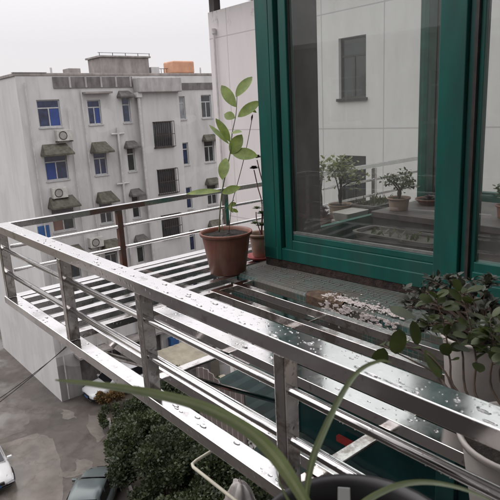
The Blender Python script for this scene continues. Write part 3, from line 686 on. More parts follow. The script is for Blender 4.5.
rp(mbox('bottom_beam', (-3.13, .35, .80, .862, -.962, -.923), M_steel, bevel=bv))
rp(mbox('bottom_beam', (-3.13, -3.06, .8625, 5.4, -.962, -.924), M_steel_far, bevel=bv))
# left bay: slats run away from the near rail
for xs in (-3.030, -2.895, -2.760, -2.622, -2.482):
    rp(mbox('floor_slat', (xs, xs+.046, .8625, 5.4 if xs < -2.56 else 1.885, -.950, -.921), M_steel_far, bevel=.002))
# divider where the two slat directions meet
rp(mbox('cross_beam', (-2.345, -2.30, .8625, 1.89, -.955, -.9215), M_steel_old, bevel=.003))
for y, w, zt in ((.935, .060, -.920), (1.250, .072, -.920), (1.590, .040, -.905), (1.748, .040, -.905)):
    rp(mbox('floor_slat', (-2.299, .30, y, y+w, zt-.038, zt), M_steel if y < 1.5 else M_steel_old, bevel=.002))
for x in (-1.76, -.955, -.2):
    rp(mbox('support_bar', (x, x+.045, .8625, 1.893, -.972, -.9625), M_steel_old, bevel=.003))
rp(mbox('support_bar', (-3.06, -2.34, 1.6, 1.63, -.9605, -.9385), M_steel_far)); rp(mbox('support_bar', (-3.06, -2.6, 3.0, 3.03, -.9605, -.9385), M_steel_far))
rp(mbox('support_bar', (-3.06, -2.34, 1.87, 1.895, -.9605, -.9385), M_steel_far))
# two sloping brackets to the wall below
for x in (-2.2, -.6): rp(MB().tube([(x,.87,-.975),(x,2.10,-1.75)], .013, 8).build('brace', M_steel_old))
# rain drops standing on the level faces
mb = MB(); rd = random.Random(21)
def drop(c, rx, ry, h):
    n = 8; vs = []; fs = []
    for j, (rr_, hh) in enumerate(((1, 0), (.88, .5), (.55, .85))):
        for k in range(n): a = 2*math.pi*k/n; vs.append((c[0]+rx*rr_*math.cos(a), c[1]+ry*rr_*math.sin(a), c[2]+h*hh))
    vs.append((c[0], c[1], c[2]+h))
    for j in range(2):
        for k in range(n): k2 = (k+1) % n; fs.append((j*n+k, j*n+k2, (j+1)*n+k2, (j+1)*n+k))
    for k in range(n): fs.append((2*n+k, 2*n+(k+1) % n, 3*n))
    mb.add(vs, fs)
for i in range(95):
    x = rd.uniform(-3.0, .2); s_ = rd.choice([.002,.003,.004,.007]); y = rd.uniform(.806+s_, .864-s_)
    drop((x, y, ZR1+.0002), s_*rd.uniform(1,2), s_*.8, s_*.28)
for i in range(22): x = rd.uniform(-3.0, .2); s_ = rd.choice([.004,.007,.011]); drop((x, .806+.004, ZR1+.0002), s_*2, .004, .002)
for i in range(45):
    x = rd.uniform(-3.0, .2); s_ = rd.choice([.004,.006,.009]); drop((x, rd.uniform(.812,.852), -.9228), s_*rd.uniform(1,2.2), s_*.8, s_*.25)
for y in (.945, 1.265):
    for i in range(28): x = rd.uniform(-2.29, .2); s_ = rd.choice([.004,.006,.008]); drop((x, y+rd.uniform(.01,.032), -.9198), s_*rd.uniform(1,2), s_*.8, s_*.4)
for i in range(330):
    x = rd.uniform(-3.0, .2); s_ = rd.uniform(.0008,.0022); drop((x, rd.uniform(.804,.866), ZR1+.0002), s_*rd.uniform(1,1.6), s_, s_*.5)
for zz in (-.652, -.785):                  # beads hanging under the round rails
    for i in range(55):
        x = rd.uniform(-3.0, .2); drop((x, .825, zz-.0125-.0035), .0028, .0028, .004)
w_ = rp(mb.build('rain_drops', M_water, smooth=True)); w_['kind'] = 'stuff'

# ------------------------------------------------------------------ potted plants
def pot_mesh(rt_, rb, h, rim=.012, rimh=.03, wall=.006, soil=.03, n=48):
    return [(0.001,0),(rb*.97,0),(rb,.004),(rt_-.004,h-rimh),(rt_-.004,h-rimh+.001),(rt_+rim*.6,h-rimh+.003),(rt_+rim,h-.006),(rt_+rim*.8,h),(rt_+rim*.2,h),(rt_-wall,h-.008),(rt_-wall-.004,h-soil-.01)]
def potted(name, label, cat, loc, rt_, rb, h, pm_, group=None, rim=.012, rimh=.03, soil=.03):
    t = thing(name, label, cat, loc, 0, group)
    MB().lathe(pot_mesh(rt_, rb, h, rim, rimh, .006, soil)).build('pot', pm_, t, smooth=True)
    rr_ = random.Random(int(abs(loc[0]*997)) + 5); mb = MB(); rings = []
    vs = [(0,0,h-soil)]; n = 24
    for j in (1,2,3,4):
        for k in range(n): a = 2*math.pi*k/n; q = (rt_-.007)*j/4; vs.append((q*math.cos(a), q*math.sin(a), h-soil+rr_.uniform(-.004,.005)))
    fs = [(0, 1+k, 1+(k+1) % n) for k in range(n)]
    for j in range(3):
        for k in range(n): k2 = (k+1) % n; a = 1+j*n; fs.append((a+k, a+n+k, a+n+k2, a+k2))
    mb.add(vs, fs).build('soil', M_soil, t)
    return t
# red-brown pot with the tall leafy cutting
PX, PY = -2.545, 1.905
t = potted('potted_plant', 'tall green-leaved seedling in a large terracotta coloured pot on the slatted rack', 'potted plant', (PX, PY, -.9205), .145, .105, .245, M_terra, rim=.010, rimh=.022, soil=.022)
inv = Matrix.Translation(-Vector((PX, PY, -.9205)))
def inpot(o, root): o.parent = root; o.matrix_parent_inverse = Matrix.Translation(-Vector(root.location)); return o
D0 = Vector((PX, PY, -.70)).dot(fw)
st = smooth_path([at(219,232,D0), at(220,212,D0), at(222,192,D0+.01), at(226,172,D0), at(230,154,D0-.01), at(232,134,D0), at(236,114,D0), at(237,96,D0)], 4)
inpot(MB().tube(st, [.0045-.0025*i/len(st) for i in range(len(st))], 8).build('stem', M_stemg, smooth=True), t)
st = smooth_path([at(229,232,D0-.03), at(232,204,D0-.02), at(239,178,D0), at(246,150,D0), at(252,119,D0)], 4)
inpot(MB().tube(st, .0022, 6).tube([at(251.5,121,D0), at(252,117,D0), at(252.6,114.5,D0)], [.002,.006,.002], 8).build('stem', M_stem, smooth=True), t)
st = smooth_path([at(222,232,D0), at(223,215,D0+.02), at(229,205,D0+.03), at(234,200,D0+.03)], 3)
inpot(MB().tube(st, .002, 6).build('stem', M_stemg), t)
LV = [((236,97),(251,76),9.5,.0),((236,107),(221,85),9,.03),((238,117),(259,101),9,-.04),((246,107),(257,112),3.5,.03),((235,118),(224,114),7.5,.03),
      ((230,142),(217,118),7.5,.0),((229,144),(209,124),4,.05),((231,133),(241,131),4.5,-.05),((231,154),(241,135),11,-.03),((232,153),(256,155),10.5,-.06),
      ((226,158),(222,178),9.5,-.05),((222,193),(239,187),7,-.05),((221,191),(186,192),5.5,.05),((229,206),(236,203),4,0),((232,209),(238,212),3,0),((229,206),(233,212),3.5,-.02)]
mb = MB(); rl = random.Random(4)
for (u0,v0),(u1,v1),w,dd in LV:
    a = at(u0,v0,D0); b = at(u1,v1,D0+dd); d = b-a
    mb.leaf(a, d, -fw + Vector((rl.uniform(-.35,.35), rl.uniform(-.35,.35), rl.uniform(.1,.7))), d.length*1.03, w/FPX*D0*1.22, .10, 8, .22)
inpot(mb.build('leaves', M_leaf_citrus, smooth=True), t)
# small pot with the flowering succulent
t = potted('potted_succulent', 'small pale terracotta pot of red-stemmed succulent against the green window post', 'potted plant', (-2.62, 2.23, -.9205), .072, .052, .150, M_terra_lt, rim=.008, rimh=.022)
t.location.z = -.9025
MB().lathe([(.001,-.018),(.07,-.018),(.095,.004),(.088,.004),(.066,-.012),(.001,-.012)], n=32).build('saucer', M_red, t, smooth=True)
D1 = Vector((-2.62, 2.23, -.72)).dot(fw)
stm = MB(); ros = MB()
def rosette(mb, c, r, n, up=Vector((0,0,1)), seed=0, layers=3, w=.5):
    rr_ = random.Random(seed)
    for l in range(layers):
        for k in range(n):
            a = 2*math.pi*(k/n + l*.13); d = Vector((math.cos(a), math.sin(a), .25+.55*l))
            mb.leaf(c, d, up, r*(1-.22*l), r*w, .05, 4, .3)
for pts in ([(262,236),(263,214),(268,196),(262,180),(257,160)], [(261,236),(262,205),(258,188),(254,170)], [(265,236),(268,222),(266,205)], [(262,236),(257,222),(256,212)], [(264,236),(270,228),(272,214)]):
    P = [at(u,v,D1) for u,v in pts]; stm.tube(smooth_path(P,3), .0035, 6)
inpot(stm.build('stem', M_stemred, smooth=True), t)
for (u,v,r_,sd) in ((257,158,.030,1),(254,169,.030,2)):
    for q_ in (Vector((0,0,1)), -fw, fw): rosette(ros, at(u,v,D1)+q_*.006, r_, 8, seed=sd, w=.8, layers=4)
inpot(ros.build('flower_head', M_leaf_purple), t)
ros = MB()
for (u,v,r_,sd) in ((262,214,.04,3),(257,209,.035,4),(266,204,.04,5),(262,226,.05,6),(270,222,.045,7),(255,224,.035,8),(268,232,.04,9)): rosette(ros, at(u,v,D1+random.uniform(-.02,.02)), r_, 8, seed=sd)
inpot(ros.build('leaves', M_leaf_bonsai, smooth=True), t)

# near right: white pot with woody broad-leaved plant
def woody(root, paths, leaves_seed, leaf_mat, nl, Lr, shape='round', stem_mat=M_stem, r0=.0036, wr=.72):
    rr_ = random.Random(leaves_seed); sm = MB(); lm = MB()
    for P, n_ in paths:
        S = smooth_path(P, 5); sm.tube(S, [r0*(1-.65*i/len(S)) for i in range(len(S))], 7)
        for k in range(n_):
            i = rr_.randint(len(S)//2, len(S)-1) if n_ > 3 else len(S)-1-k*2
            d = Vector((rr_.uniform(-1,1), rr_.uniform(-1,1), rr_.uniform(-.2,.9))); d.normalize(); L_ = rr_.uniform(*Lr)
            b_ = S[i]; sm.tube([b_, b_+d*L_*.3], .0012, 4, False)
            lm.leaf(b_+d*L_*.3, d, Vector((rr_.uniform(-.6,.6), rr_.uniform(-.6,.6), 1)), L_, L_*wr, .12, 7, .15, shape)
    inpot(sm.build('stem', stem_mat, smooth=True), root); inpot(lm.build('leaves', leaf_mat, smooth=True), root)
t = potted('potted_plant', 'woody plant with round dark olive leaves in the nearest white plastic pot', 'potted plant', (-.455, 1.115, -.9205), .138, .105, .215, M_potwhite, rim=.008, rimh=.02, soil=.02)
B0 = Vector((-.44, 1.10, -.71))
def wp3(u, v, Y): d = ray(u, v); return d*(Y/d.y)
paths = [([B0, wp3(462,400,1.09), wp3(445,372,1.10), wp3(425,352,1.10), wp3(405,346,1.12)], 2),
         ([B0, wp3(455,395,1.08), wp3(438,375,1.10), wp3(415,362,1.10), wp3(395,352,1.10), wp3(384,346,1.10)], 2),
         ([B0, wp3(458,392,1.12), wp3(450,360,1.16), wp3(444,325,1.18), wp3(436,300,1.20)], 26),
         ([B0, wp3(478,400,1.12), wp3(476,360,1.16), wp3(470,325,1.18), wp3(462,295,1.20)], 28),
         ([B0, wp3(492,390,1.12), wp3(494,350,1.14), wp3(490,320,1.16)], 28),
         ([B0, wp3(500,380,1.08), wp3(510,345,1.08), wp3(515,315,1.1)], 26),
         ([B0, wp3(470,400,1.14), wp3(462,350,1.2), wp3(450,335,1.24), wp3(430,325,1.26)], 14)]
woody(t, paths, 8, M_leaf_olive, 0, (.024,.043))
lm = MB()
for (u0,v0),(u1,v1),w in (((384,348),(377,366),22),((396,354),(399,335),22),((414,318),(394,309),13),((425,350),(438,372),14),((418,345),(414,326),14)):
    a = wp3(u0,v0,1.10); b = wp3(u1,v1,1.09); lm.leaf(a, b-a, -fw+Vector((0,0,.5)), (b-a).length*1.25, w/FPX*1.35*.8, .05, 8, .1, 'round')
inpot(lm.build('leaves', M_leaf_olive, smooth=True), t)
# second white pot with the grey succulent
t = potted('potted_succulent', 'bushy greyish succulent in the white pot standing next to the tiled ledge', 'potted plant', (-.765, 1.46, -.904), .095, .075, .24, M_potwhite, rim=.006, rimh=.015)
B1 = Vector((-.74, 1.46, -.69)); rr_ = random.Random(15); sm = MB(); lm = MB()
for k in range(58):
    tip = wp3(rr_.uniform(404,492), rr_.uniform(280,338), rr_.uniform(1.40,1.60))
    if tip.z < -.72: tip.z = -.7
    S = smooth_path([B1, B1.lerp(tip,.5)+Vector((rr_.uniform(-.02,.02),rr_.uniform(-.02,.02),.04)), tip], 4); sm.tube(S, .003, 5)
    if rr_.random() < .3: rosette(lm, S[-1], rr_.uniform(.022,.038), rr_.randint(5,8), seed=k*3, layers=2, w=rr_.uniform(.35,.55))
    for j in range(rr_.randint(9,18)):
        q = S[max(0, len(S)-1-int(abs(rr_.gauss(0,1.6))))]+Vector((rr_.gauss(0,.006), rr_.gauss(0,.006), rr_.gauss(0,.006))); l_ = rr_.uniform(.016,.038)
        lm.leaf(q, (rr_.uniform(-1,1), rr_.uniform(-1,1), rr_.uniform(-.3,1.1)), (rr_.uniform(-.6,.6), rr_.uniform(-.6,.6), 1), l_, l_*rr_.uniform(.35,.6), rr_.uniform(-.1,.35), 5, .2)
inpot(sm.build('stem', M_stem), t); inpot(lm.build('leaves', M_leaf_grey, smooth=True), t)

# camera-side sill with the black pot of strap leaves
cs = thing('window_sill', 'concrete sill outside the nearest window carrying the black pot', 'sill', (0, .35, -.8))
rel(mbox('slab', (-.52, .9, .22, .60, -.80, -.70), M_conc, bevel=.005), cs)
rel(mbox('bracket', (.3, .9, .24, .58, -1.5, -.801), M_conc), cs)
BX, BY = -.335, .405
t = potted('strap_leaf_plant', 'black plastic pot of long arching strap leaves in the foreground', 'potted plant', (BX, BY, -.6995), .110, .09, .235, M_potblack, rim=.009, rimh=.02, soil=.03)
def strapleaf(pts, dep, w, name='leaf', mt=M_leaf_strap):
    P = smooth_path([at(u,v,d) for (u,v),d in zip(pts, dep)], 6); n = len(P)
    W = [w*max(.08, min(1, (1-i/(n-1))**.55*1.25, .55+1.5*i/n)) for i in range(n)]
    return inpot(MB().strap(P, W, -fw+Vector((0,0,.4)), .45).build(name, [mt, M_leaf_stripe], smooth=True), t)
strapleaf([(330,560),(312,515),(290,477),(268,448),(240,425),(200,406),(150,393),(100,385),(55,380)], [.62,.60,.585,.57,.56,.55,.54,.53,.52], .0150)
strapleaf([(318,560),(306,510),(311,465),(324,430),(343,392),(360,370),(380,361),(392,363)], [.62,.61,.60,.60,.61,.62,.63,.64], .0080, mt=M_leaf_strap2)
strapleaf([(350,560),(352,515),(385,490),(420,482),(460,488),(500,505)], [.62,.60,.58,.56,.54,.52], .0068)
strapleaf([(335,560),(300,520),(288,500),(281,486),(276,470)], [.62,.60,.60,.60,.60], .004, mt=M_leaf_strap2)
strapleaf([(370,560),(372,540),(400,520),(450,515),(520,540)], [.62,.57,.54,.52,.50], .007)
# white plant tag pushed in the soil, with a few printed marks
a = Vector((-.392,.470,-.462)); tg = MB(); rx = rt.normalized(); up_ = (-dn).normalized()
c0 = at(344,500,.62)
q = [c0+rx*x+up_*y for x, y in ((-.0075,-.05),(.0085,-.05),(.0065,.013),(-.0065,.014))]
tg.add(q+[v+fw*.0008 for v in q], [(0,1,2,3),(4,7,6,5),(0,4,5,1),(1,5,6,2),(2,6,7,3),(3,7,4,0)])
tgo = inpot(tg.build('plant_tag', M_paper), t)
ink = MB()
for yy, ww in ((.0095,.004),(.0055,.0045),(.0015,.0035),(-.002,.0045)):
    for xx in (-.003, .0015):
        k = c0-fw*.0004+rx*xx+up_*yy; ink.add([k-rx*ww*.3-up_*.0009, k+rx*ww*.3-up_*.0009, k+rx*ww*.3+up_*.0009, k-rx*ww*.3+up_*.0009], [(0,1,2,3)])
ik = ink.build('print', M_ink); ik.parent = tgo; ik.matrix_parent_inverse = Matrix.Translation(-Vector(t.location))

# pots inside the bay and on the rack behind it
def bonsai(loc, label, h, cr, lm_, pm_, rt_=.07, rb=.055, ph=.09, n=240, seed=1, ls=.022, name='potted_bonsai', cols_=None):
    t = potted(name, label, 'potted plant', loc, rt_, rb, ph, pm_, rim=.006, rimh=.015, soil=.015)
    rr_ = random.Random(seed); tm = MB(); lm = MB(); z0 = ph-.015
    for k in range(7):
        a = rr_.uniform(0, 6.28); q = cr*rr_.uniform(.2,.75); tip = Vector((q*math.cos(a), q*math.sin(a), z0+h*rr_.uniform(.55,.95)))
        tm.tube(smooth_path([(0,0,z0),(rr_.uniform(-.01,.01),rr_.uniform(-.01,.01),z0+h*.35), tip],3), [.008-.0009*i for i in range(7)], 6)
        for j in range(n//7):
            c = tip+Vector((rr_.gauss(0,cr*.28), rr_.gauss(0,cr*.28), rr_.gauss(0,h*.12)))
            lm.leaf(c, (rr_.uniform(-1,1),rr_.uniform(-1,1),rr_.uniform(-.1,1)), (rr_.uniform(-.5,.5),rr_.uniform(-.5,.5),1), ls*rr_.uniform(.7,1.3), ls*.6, .1, 4, .2)
    tm.build('trunk', M_bark, t, smooth=True); lm.build('leaves', lm_, t); return t
bonsai((-2.22,3.12,-.6995), 'spreading jade tree in a round brown pot on the shelf behind the glass', .17, .11, M_leaf_bonsai, M_terra_lt, .072,.06,.085, 320, 2, .026)
t = potted('potted_plant', 'small purple plant in a shallow reddish bowl on the shelf behind the glass', 'potted plant', (-2.18,3.42,-.6995), .09,.07,.04, M_terra, rim=.008, rimh=.012, soil=.01)
ros = MB(); rosette(ros, Vector((0,0,.03)), .07, 9, seed=3, layers=3, w=.35); ros.build('leaves', M_leaf_purple, t)
# shallow dish on the sill
t = thing('saucer_plant', 'shallow white-rimmed dish with a small brown plant and a white marker behind the glass', 'dish garden', (-2.20, 2.80, -.8645))
t.location = (-2.225, 2.845-.12, -.8645)
t.location = (-2.33+.08, 2.60, -.8645)
MB().lathe([(.001,0),(.06,0),(.085,.028),(.092,.030),(.092,.033),(.08,.031),(.066,.02),(.001,.018)], n=36).build('dish', M_potwhite, t, smooth=True)
ros = MB(); rosette(ros, Vector((-.01,0,.02)), .05, 9, seed=5, layers=3, w=.35); rosette(ros, Vector((-.03,.02,.02)), .035, 7, seed=6); ros.build('leaves', M_leaf_rust, t)
MB().box(.035,.05,-.01,.01,.02,.055).build('marker', M_paper, t)
# on the rack behind the bay corner
t = potted('potted_succulent', 'dark spiky rosette succulent on the rack seen through the glass', 'potted plant', (-2.68,2.88,-.9205), .06,.05,.16, M_terra, rim=.006, rimh=.015)
ros = MB(); rosette(ros, Vector((0,0,.16)), .085, 10, seed=8, layers=4, w=.28); rosette(ros, Vector((.0,.0,.21)), .05, 8, seed=9, layers=4, w=.4)
ros.build('leaves', M_leaf_purple, t); MB().tube([(0,0,.13),(0,0,.22)], .008, 6).build('stem', M_bark, t)
bonsai((-2.82,3.22,-.9205), 'yellow-green leafy bush in a pot on the rack seen through the glass', .34, .15, M_leaf_yel, M_terra_lt, .09,.07,.19, 420, 12, .035, 'potted_bush')
bonsai((-2.84,3.02,-.9205), 'tall thin yellow-green seedling in a small pot on the rack seen through the glass', .46, .07, M_leaf_yel, M_terra_lt, .06,.05,.12, 160, 13, .035, 'potted_bush')
pl = thing('window_box', 'dark rectangular planter on the rack seen through the glass', 'planter', (-2.62,3.42,-.9205))
mb = MB(); loft(mb, [rrect(-.09,.09,-.16,.16,.015,0), rrect(-.10,.10,-.18,.18,.015,.175), rrect(-.11,.11,-.19,.19,.015,.175), rrect(-.11,.11,-.19,.19,.015,.195), rrect(-.09,.09,-.17,.17,.01,.195), rrect(-.09,.09,-.17,.17,.01,.17)])
mb.build('box', M_inwood, pl); lv = MB(); rl = random.Random(9)
for i in range(60): lv.leaf((rl.uniform(-.07,.07), rl.uniform(-.15,.15), .175), (rl.uniform(-1,1),rl.uniform(-1,1),1.5), (rl.random(),rl.random(),1), rl.uniform(.04,.1), .016)
lv.build('leaves', M_leaf_bonsai, pl)
wt = thing('plastic_tray', 'stack of pale plastic trays on the rack seen through the glass', 'tray', (-2.62,3.10,-.9205))
mb = MB()
for k in range(3): loft(mb, [rrect(-.09+.01*k,.09-.01*k,-.11,.11,.02,.06*k), rrect(-.10+.01*k,.10-.01*k,-.12,.12,.02,.06*k+.055)])
mb.build('trays', M_potwhite, wt)
bonsai((-1.55,3.25,-.6995), 'small leafy plant in a brown pot on the shelf behind the right-hand pane', .14, .08, M_leaf_bonsai, M_terra, .06,.05,.08, 160, 21, .026)
bonsai((-.95,3.30,-.6995), 'taller leafy plant in a white pot on the shelf behind the right-hand pane', .22, .1, M_leaf_bonsai, M_potwhite, .07,.06,.1, 200, 22, .03)

# ------------------------------------------------------------------ storey below
lw = thing('lower_bay_window', 'dark teal panelled bay of the flat below, seen between the rack slats', 'bay window', (-1, 2.2, -3.85))
mb = MB().box(-2.40, .59, 2.16, 2.22, -3.85, -2.75).box(-2.40, .59, 2.16, 2.22, -1.50, -1.31).box(-2.40, -2.28, 2.16, 2.22, -2.75, -1.50).box(-1.3,-1.2,2.16,2.22,-2.75,-1.5).box(-2.40,-2.34,2.221,3.9,-3.85,-2.75).box(-2.40,-2.34,2.221,3.9,-1.5,-1.31)
rel(mb.build('frame', M_teal_dark, bevel=.004), lw)
for a, b in ((-2.279,-1.301),(-1.199,.5)): rel(mbox('glass_pane', (a, b, 2.185, 2.19, -2.75, -1.5), M_lowpane), lw)
rel(mbox('red_strip', (-1.92, -1.79, 2.135, 2.159, -1.865, -1.83), M_red), lw)
rel(MB().box(-2.47,.59,1.95,2.159,-3.98,-3.86).build('ledge', M_tile), lw)
lc = thing('sheet_canopy', 'dark teal sheet canopy of the flat below, under the rack slats', 'canopy', (-1, 1.9, -1.95))
mb = MB()
def canopy(x0, x1, y0, z0, y1, z1, nn):
    for i in range(nn):
        a = x0+(x1-x0)*i/nn; b = x0+(x1-x0)*(i+1)/nn; z = .006*math.sin(i*1.57); z2 = .006*math.sin((i+1)*1.57)
        mb.add([(a,y0,z0+z),(b,y0,z0+z2),(b,y1,z1+z2),(a,y1,z1+z)], [(0,1,2,3)])
canopy(-2.42, .28, 1.80, -2.12, 2.155, -1.96, 60); 
rel(mb.build('corrugated_sheet', M_net), lc)
mb = MB(); canopy(-3.25, -2.42, 2.05, -2.02, 4.0, -1.9, 20); rel(mb.build('corrugated_sheet', M_net), lc)
rel(MB().tube([(-2.42,1.81,-2.14),(.28,1.81,-2.14)], .012, 8).build('frame_tube', M_steel_old), lc)
rel(MB().box(-1.9,-1.15,1.785,1.795,-2.20,-2.08).build('red_trim', M_red), lc)
ps = thing('plastic_board', 'dull pinkish ribbed plastic board propped on the canopy below the rack', 'board', (-2.8, 1.95, -2.05))
mb = MB(); G = 36
for i in range(G+1):
    for z in (-2.09, -1.73+.03*math.sin(i*.2)): mb.v.append((-3.05+.53*i/G, 1.95+.006*math.sin(i*1.57), z))
    for z in (-1.73+.03*math.sin(i*.2), -2.09): mb.v.append((-3.05+.53*i/G, 1.958+.006*math.sin(i*1.57), z))
for i in range(G):
    for j in range(4): a = i*4+j; b_ = i*4+(j+1) % 4; mb.f.append((a, b_, b_+4, a+4)); mb.m.append(0)
mb.f += [(0,1,2,3), (G*4+3,G*4+2,G*4+1,G*4)]; mb.m += [0,0]
rel(mb.build('board', M_sheet), ps)
df = thing('drying_frame', 'cream tubular drying frame sticking out below the rack', 'drying frame', (-2.99, 1.8, -2.4))
cr = [(-3.06,2.40,-2.4),(-3.0,1.86,-2.4),(-2.985,1.815,-2.4),(-2.95,1.80,-2.4),(-2.0,1.80,-2.4),(-1.9,1.83,-2.4),(-1.9,2.16,-2.4)]
rel(MB().tube(cr, .012, 10).build('tube', M_cream, smooth=True), df)
# plastic bag
bg = thing('plastic_bag', 'crumpled grey-white plastic bag hanging from the drying frame below', 'plastic bag', (-2.62, 1.95, -2.42))
mb = MB(); rb_ = random.Random(3); rings = []
for j in range(13):
    tt = j/12; rad = .035+.085*min(1, tt*2.2)**.6*(1 if tt < .9 else .85); rg = []
    for k in range(28):
        a = 2*math.pi*k/28; q = rad*(1+.22*math.sin(a*5+tt*3)+.12*math.sin(a*9+tt*7)+rb_.uniform(-.05,.05)); rg.append((q*math.cos(a)*1.1, q*math.sin(a)*.7, .0-.42*tt+rb_.uniform(-.006,.006)))
    rings.append(rg)
loft(mb, rings); mb.build('bag', M_bag, bg, smooth=True)
MB().tube([(-.02,0,-.01),(0,0,.035),(.02,0,-.01)], .004, 6).build('handle', M_bag, bg)

# ------------------------------------------------------------------ sheds between the blocks
def shed(name, label, x0, x1, y0, y1, h, mt, slope=.25, group=None):
    t = thing(name, label, 'shed', ((x0+x1)/2, (y0+y1)/2, GZ), 0, group); cx, cy = (x0+x1)/2, (y0+y1)/2
    a, b = (x1-x0)/2, (y1-y0)/2
    MB().box(-a, a, -b, b, .01, h).build('wall', M_ground_floor, t)
    mb = MB(); n = int((y1-y0)/.18)
    for i in range(n):
        u0 = -b-.12+(2*b+.24)*i/n; u1 = -b-.12+(2*b+.24)*(i+1)/n; z0 = .025*(i % 2); z1 = .025*((i+1) % 2)
        mb.add([(-a-.15,u0,h+.02+slope+z0),(a+.15,u0,h+.02+z0),(a+.15,u1,h+.02+z1),(-a-.15,u1,h+.02+slope+z1),(-a-.15,u0,h-.03+slope+z0),(a+.15,u0,h-.03+z0),(a+.15,u1,h-.03+z1),(-a-.15,u1,h-.03+slope+z1)],
               [(0,1,2,3),(7,6,5,4),(1,5,6,2),(0,3,7,4)])
    mb.build('roof', mt, t)
    MB().box(a+.002, a+.05, -.45, .45, .05, min(2, h-.15)).build('door', M_roofdark, t); return t
shed('shed', 'low shed with a beige corrugated roof, nearest the parked white car', -26.8,-24.4,14.2,16.6,2.3, M_shedroof)
shed('shed', 'low shed with a grey sheet roof between the block and the white wing', -24.1,-20.6,17.0,20.6,2.6, M_shedroof2)
shed('shed', 'small beige-roofed shed below the end of the white wing', -21.5,-19.2,13.5,15.4,2.4, M_shedroof)
shed('shed', 'long dark lean-to shed at the foot of the white wing', -18.6,-15.6,12.6,19.0,2.9, M_awn2)
# ------------------------------------------------------------------ trees and shrubs
def crown(seed, n, r, h, ls, clumps=30):
    rr_ = random.Random(seed); mb = MB(); cs_ = []
    for k in range(clumps):
        a = rr_.uniform(0, 6.28); q = r*math.sqrt(rr_.random())*.85; zc = h*(.25+.75*rr_.random()*(1-(q/r)**2*.6)); cs_.append((Vector((q*math.cos(a), q*math.sin(a), zc)), r*rr_.uniform(.16,.30)))
    for i in range(n):
        c, cr_ = cs_[rr_.randrange(clumps)]
        d = Vector((rr_.gauss(0,1), rr_.gauss(0,1), rr_.gauss(0,1))).normalized(); p_ = c + d*cr_*(rr_.random()**.35)*Vector((1,1,.8)).length/1.62
        l_ = ls*rr_.uniform(.6,1.4); dd = (d*.6+Vector((rr_.uniform(-1,1), rr_.uniform(-1,1), rr_.uniform(-.6,.8)))).normalized(); sd = dd.orthogonal().normalized(); sd.rotate(Matrix.Rotation(rr_.uniform(0,6.28), 3, dd))
        mb.add([p_, p_+dd*l_*.5+sd*l_*.32, p_+dd*l_, p_+dd*l_*.5-sd*l_*.32], [(0,1,2,3)])
    return mb, cs_
def tree_proto(name, seed, r, h, zb, n, ls, mt, label, cat, group):
    t = thing(name, label, cat, (0,0,0), 0, group); mb, cs_ = crown(seed, n, r, h, ls)
    mb.v = [(x,y,z+zb) for x,y,z in mb.v]; mb.build('crown', mt, t)
    tm = MB(); tm.tube(smooth_path([(0,0,0),(.06,.03,zb*.5),(0,.05,zb+h*.3)],4), [.11-.006*i for i in range(9)], 8)
    for c, q in cs_[:7]: tm.tube([(0,.03,zb*.7), tuple(c*.5+Vector((0,0,zb*.9))), tuple(c+Vector((0,0,zb)))], [.05,.03,.012], 6)
    tm.build('trunk', M_bark, t); return t
gname = 'dark evergreen trees below the rack'
pa = tree_proto('evergreen_tree', 1, 1.75, 2.6, .9, 15000, .115, M_leaf_tree, None, None, None)
pb = tree_proto('evergreen_tree', 2, 1.5, 2.2, .8, 13000, .115, M_leaf_tree2, None, None, None)
spots = [(pa,-22.2,11.6,.9,'dark evergreen tree nearest the orange-brown bush'), (pb,-20.5,10.0,1.05,'mid green tree beside the grey-green car'), (pa,-20.9,12.5,1.05,'dark evergreen tree in front of the small beige shed'),
         (pb,-18.0,11.4,1.1,'mid green tree below the drying frame'), (pa,-17.5,9.2,1.15,'dark evergreen tree above the bottom edge, right of the grey-green car'), (pa,-15.2,11.2,1.2,'dark evergreen tree beside the hanging plastic bag'),
         (pb,-14.6,8.6,1.1,'mid green tree close under the rack'), (pa,-12.5,10.2,1.1,'dark evergreen tree at the foot of the white wing'), (pb,-23.4,13.2,.95,'mid green tree beside the beige shed'),
         (pa,-18.6,13.0,1.0,'dark evergreen tree behind the others near the lean-to')]
used = set()
for k, (pr_, x, y, s_, lb) in enumerate(spots):
    o = pr_ if pr_.name not in used else copy_tree(pr_)
    used.add(pr_.name); o.location = (x, y, GZ); o.scale = (s_, s_, s_*(1+.05*(k % 3))); o.rotation_euler.z = k*1.3; tag(o, lb, 'tree', gname)
t = thing('rusty_leaved_bush', 'orange-brown leaved bush beside the parked white car', 'bush', (-26.9, 11.45, GZ))
mb, cs_ = crown(9, 2600, .85, 1.5, .12, 10); mb.v = [(x,y,z+.15) for x,y,z in mb.v]; mb.build('foliage', M_leaf_rust, t)
tm = MB()
for c, q in cs_[:6]: tm.tube([(0,0,0), tuple(c*.6), tuple(c)], [.03,.02,.01], 5)
tm.build('stem', M_bark, t)
t = thing('low_bush', 'small green bush at the kerb between the orange bush and the trees', 'bush', (-25.4, 10.9, GZ))
mb, cs_ = crown(19, 2200, .8, 1.1, .11, 10); mb.v = [(x,y,z+.1) for x,y,z in mb.v]; mb.build('foliage', M_leaf_tree2, t)
kb = MB(); kp = [(-14.5,5.5),(-19.8,8.9),(-24.5,10.3),(-26.2,10.95)]
for i in range(3):
    a = Vector((*kp[i],0)); b = Vector((*kp[i+1],0)); d = (b-a).normalized(); n_ = Vector((-d.y,d.x,0))*.07
    vs = [a-n_, b-n_, b+n_, a+n_]; kb.add([(v.x,v.y,GZ) for v in vs]+[(v.x,v.y,GZ+.12) for v in vs], [(0,3,2,1),(4,5,6,7),(0,1,5,4),(1,2,6,5),(2,3,7,6),(3,0,4,7)])
tag(kb.build('kerb', M_conc), kind='structure')

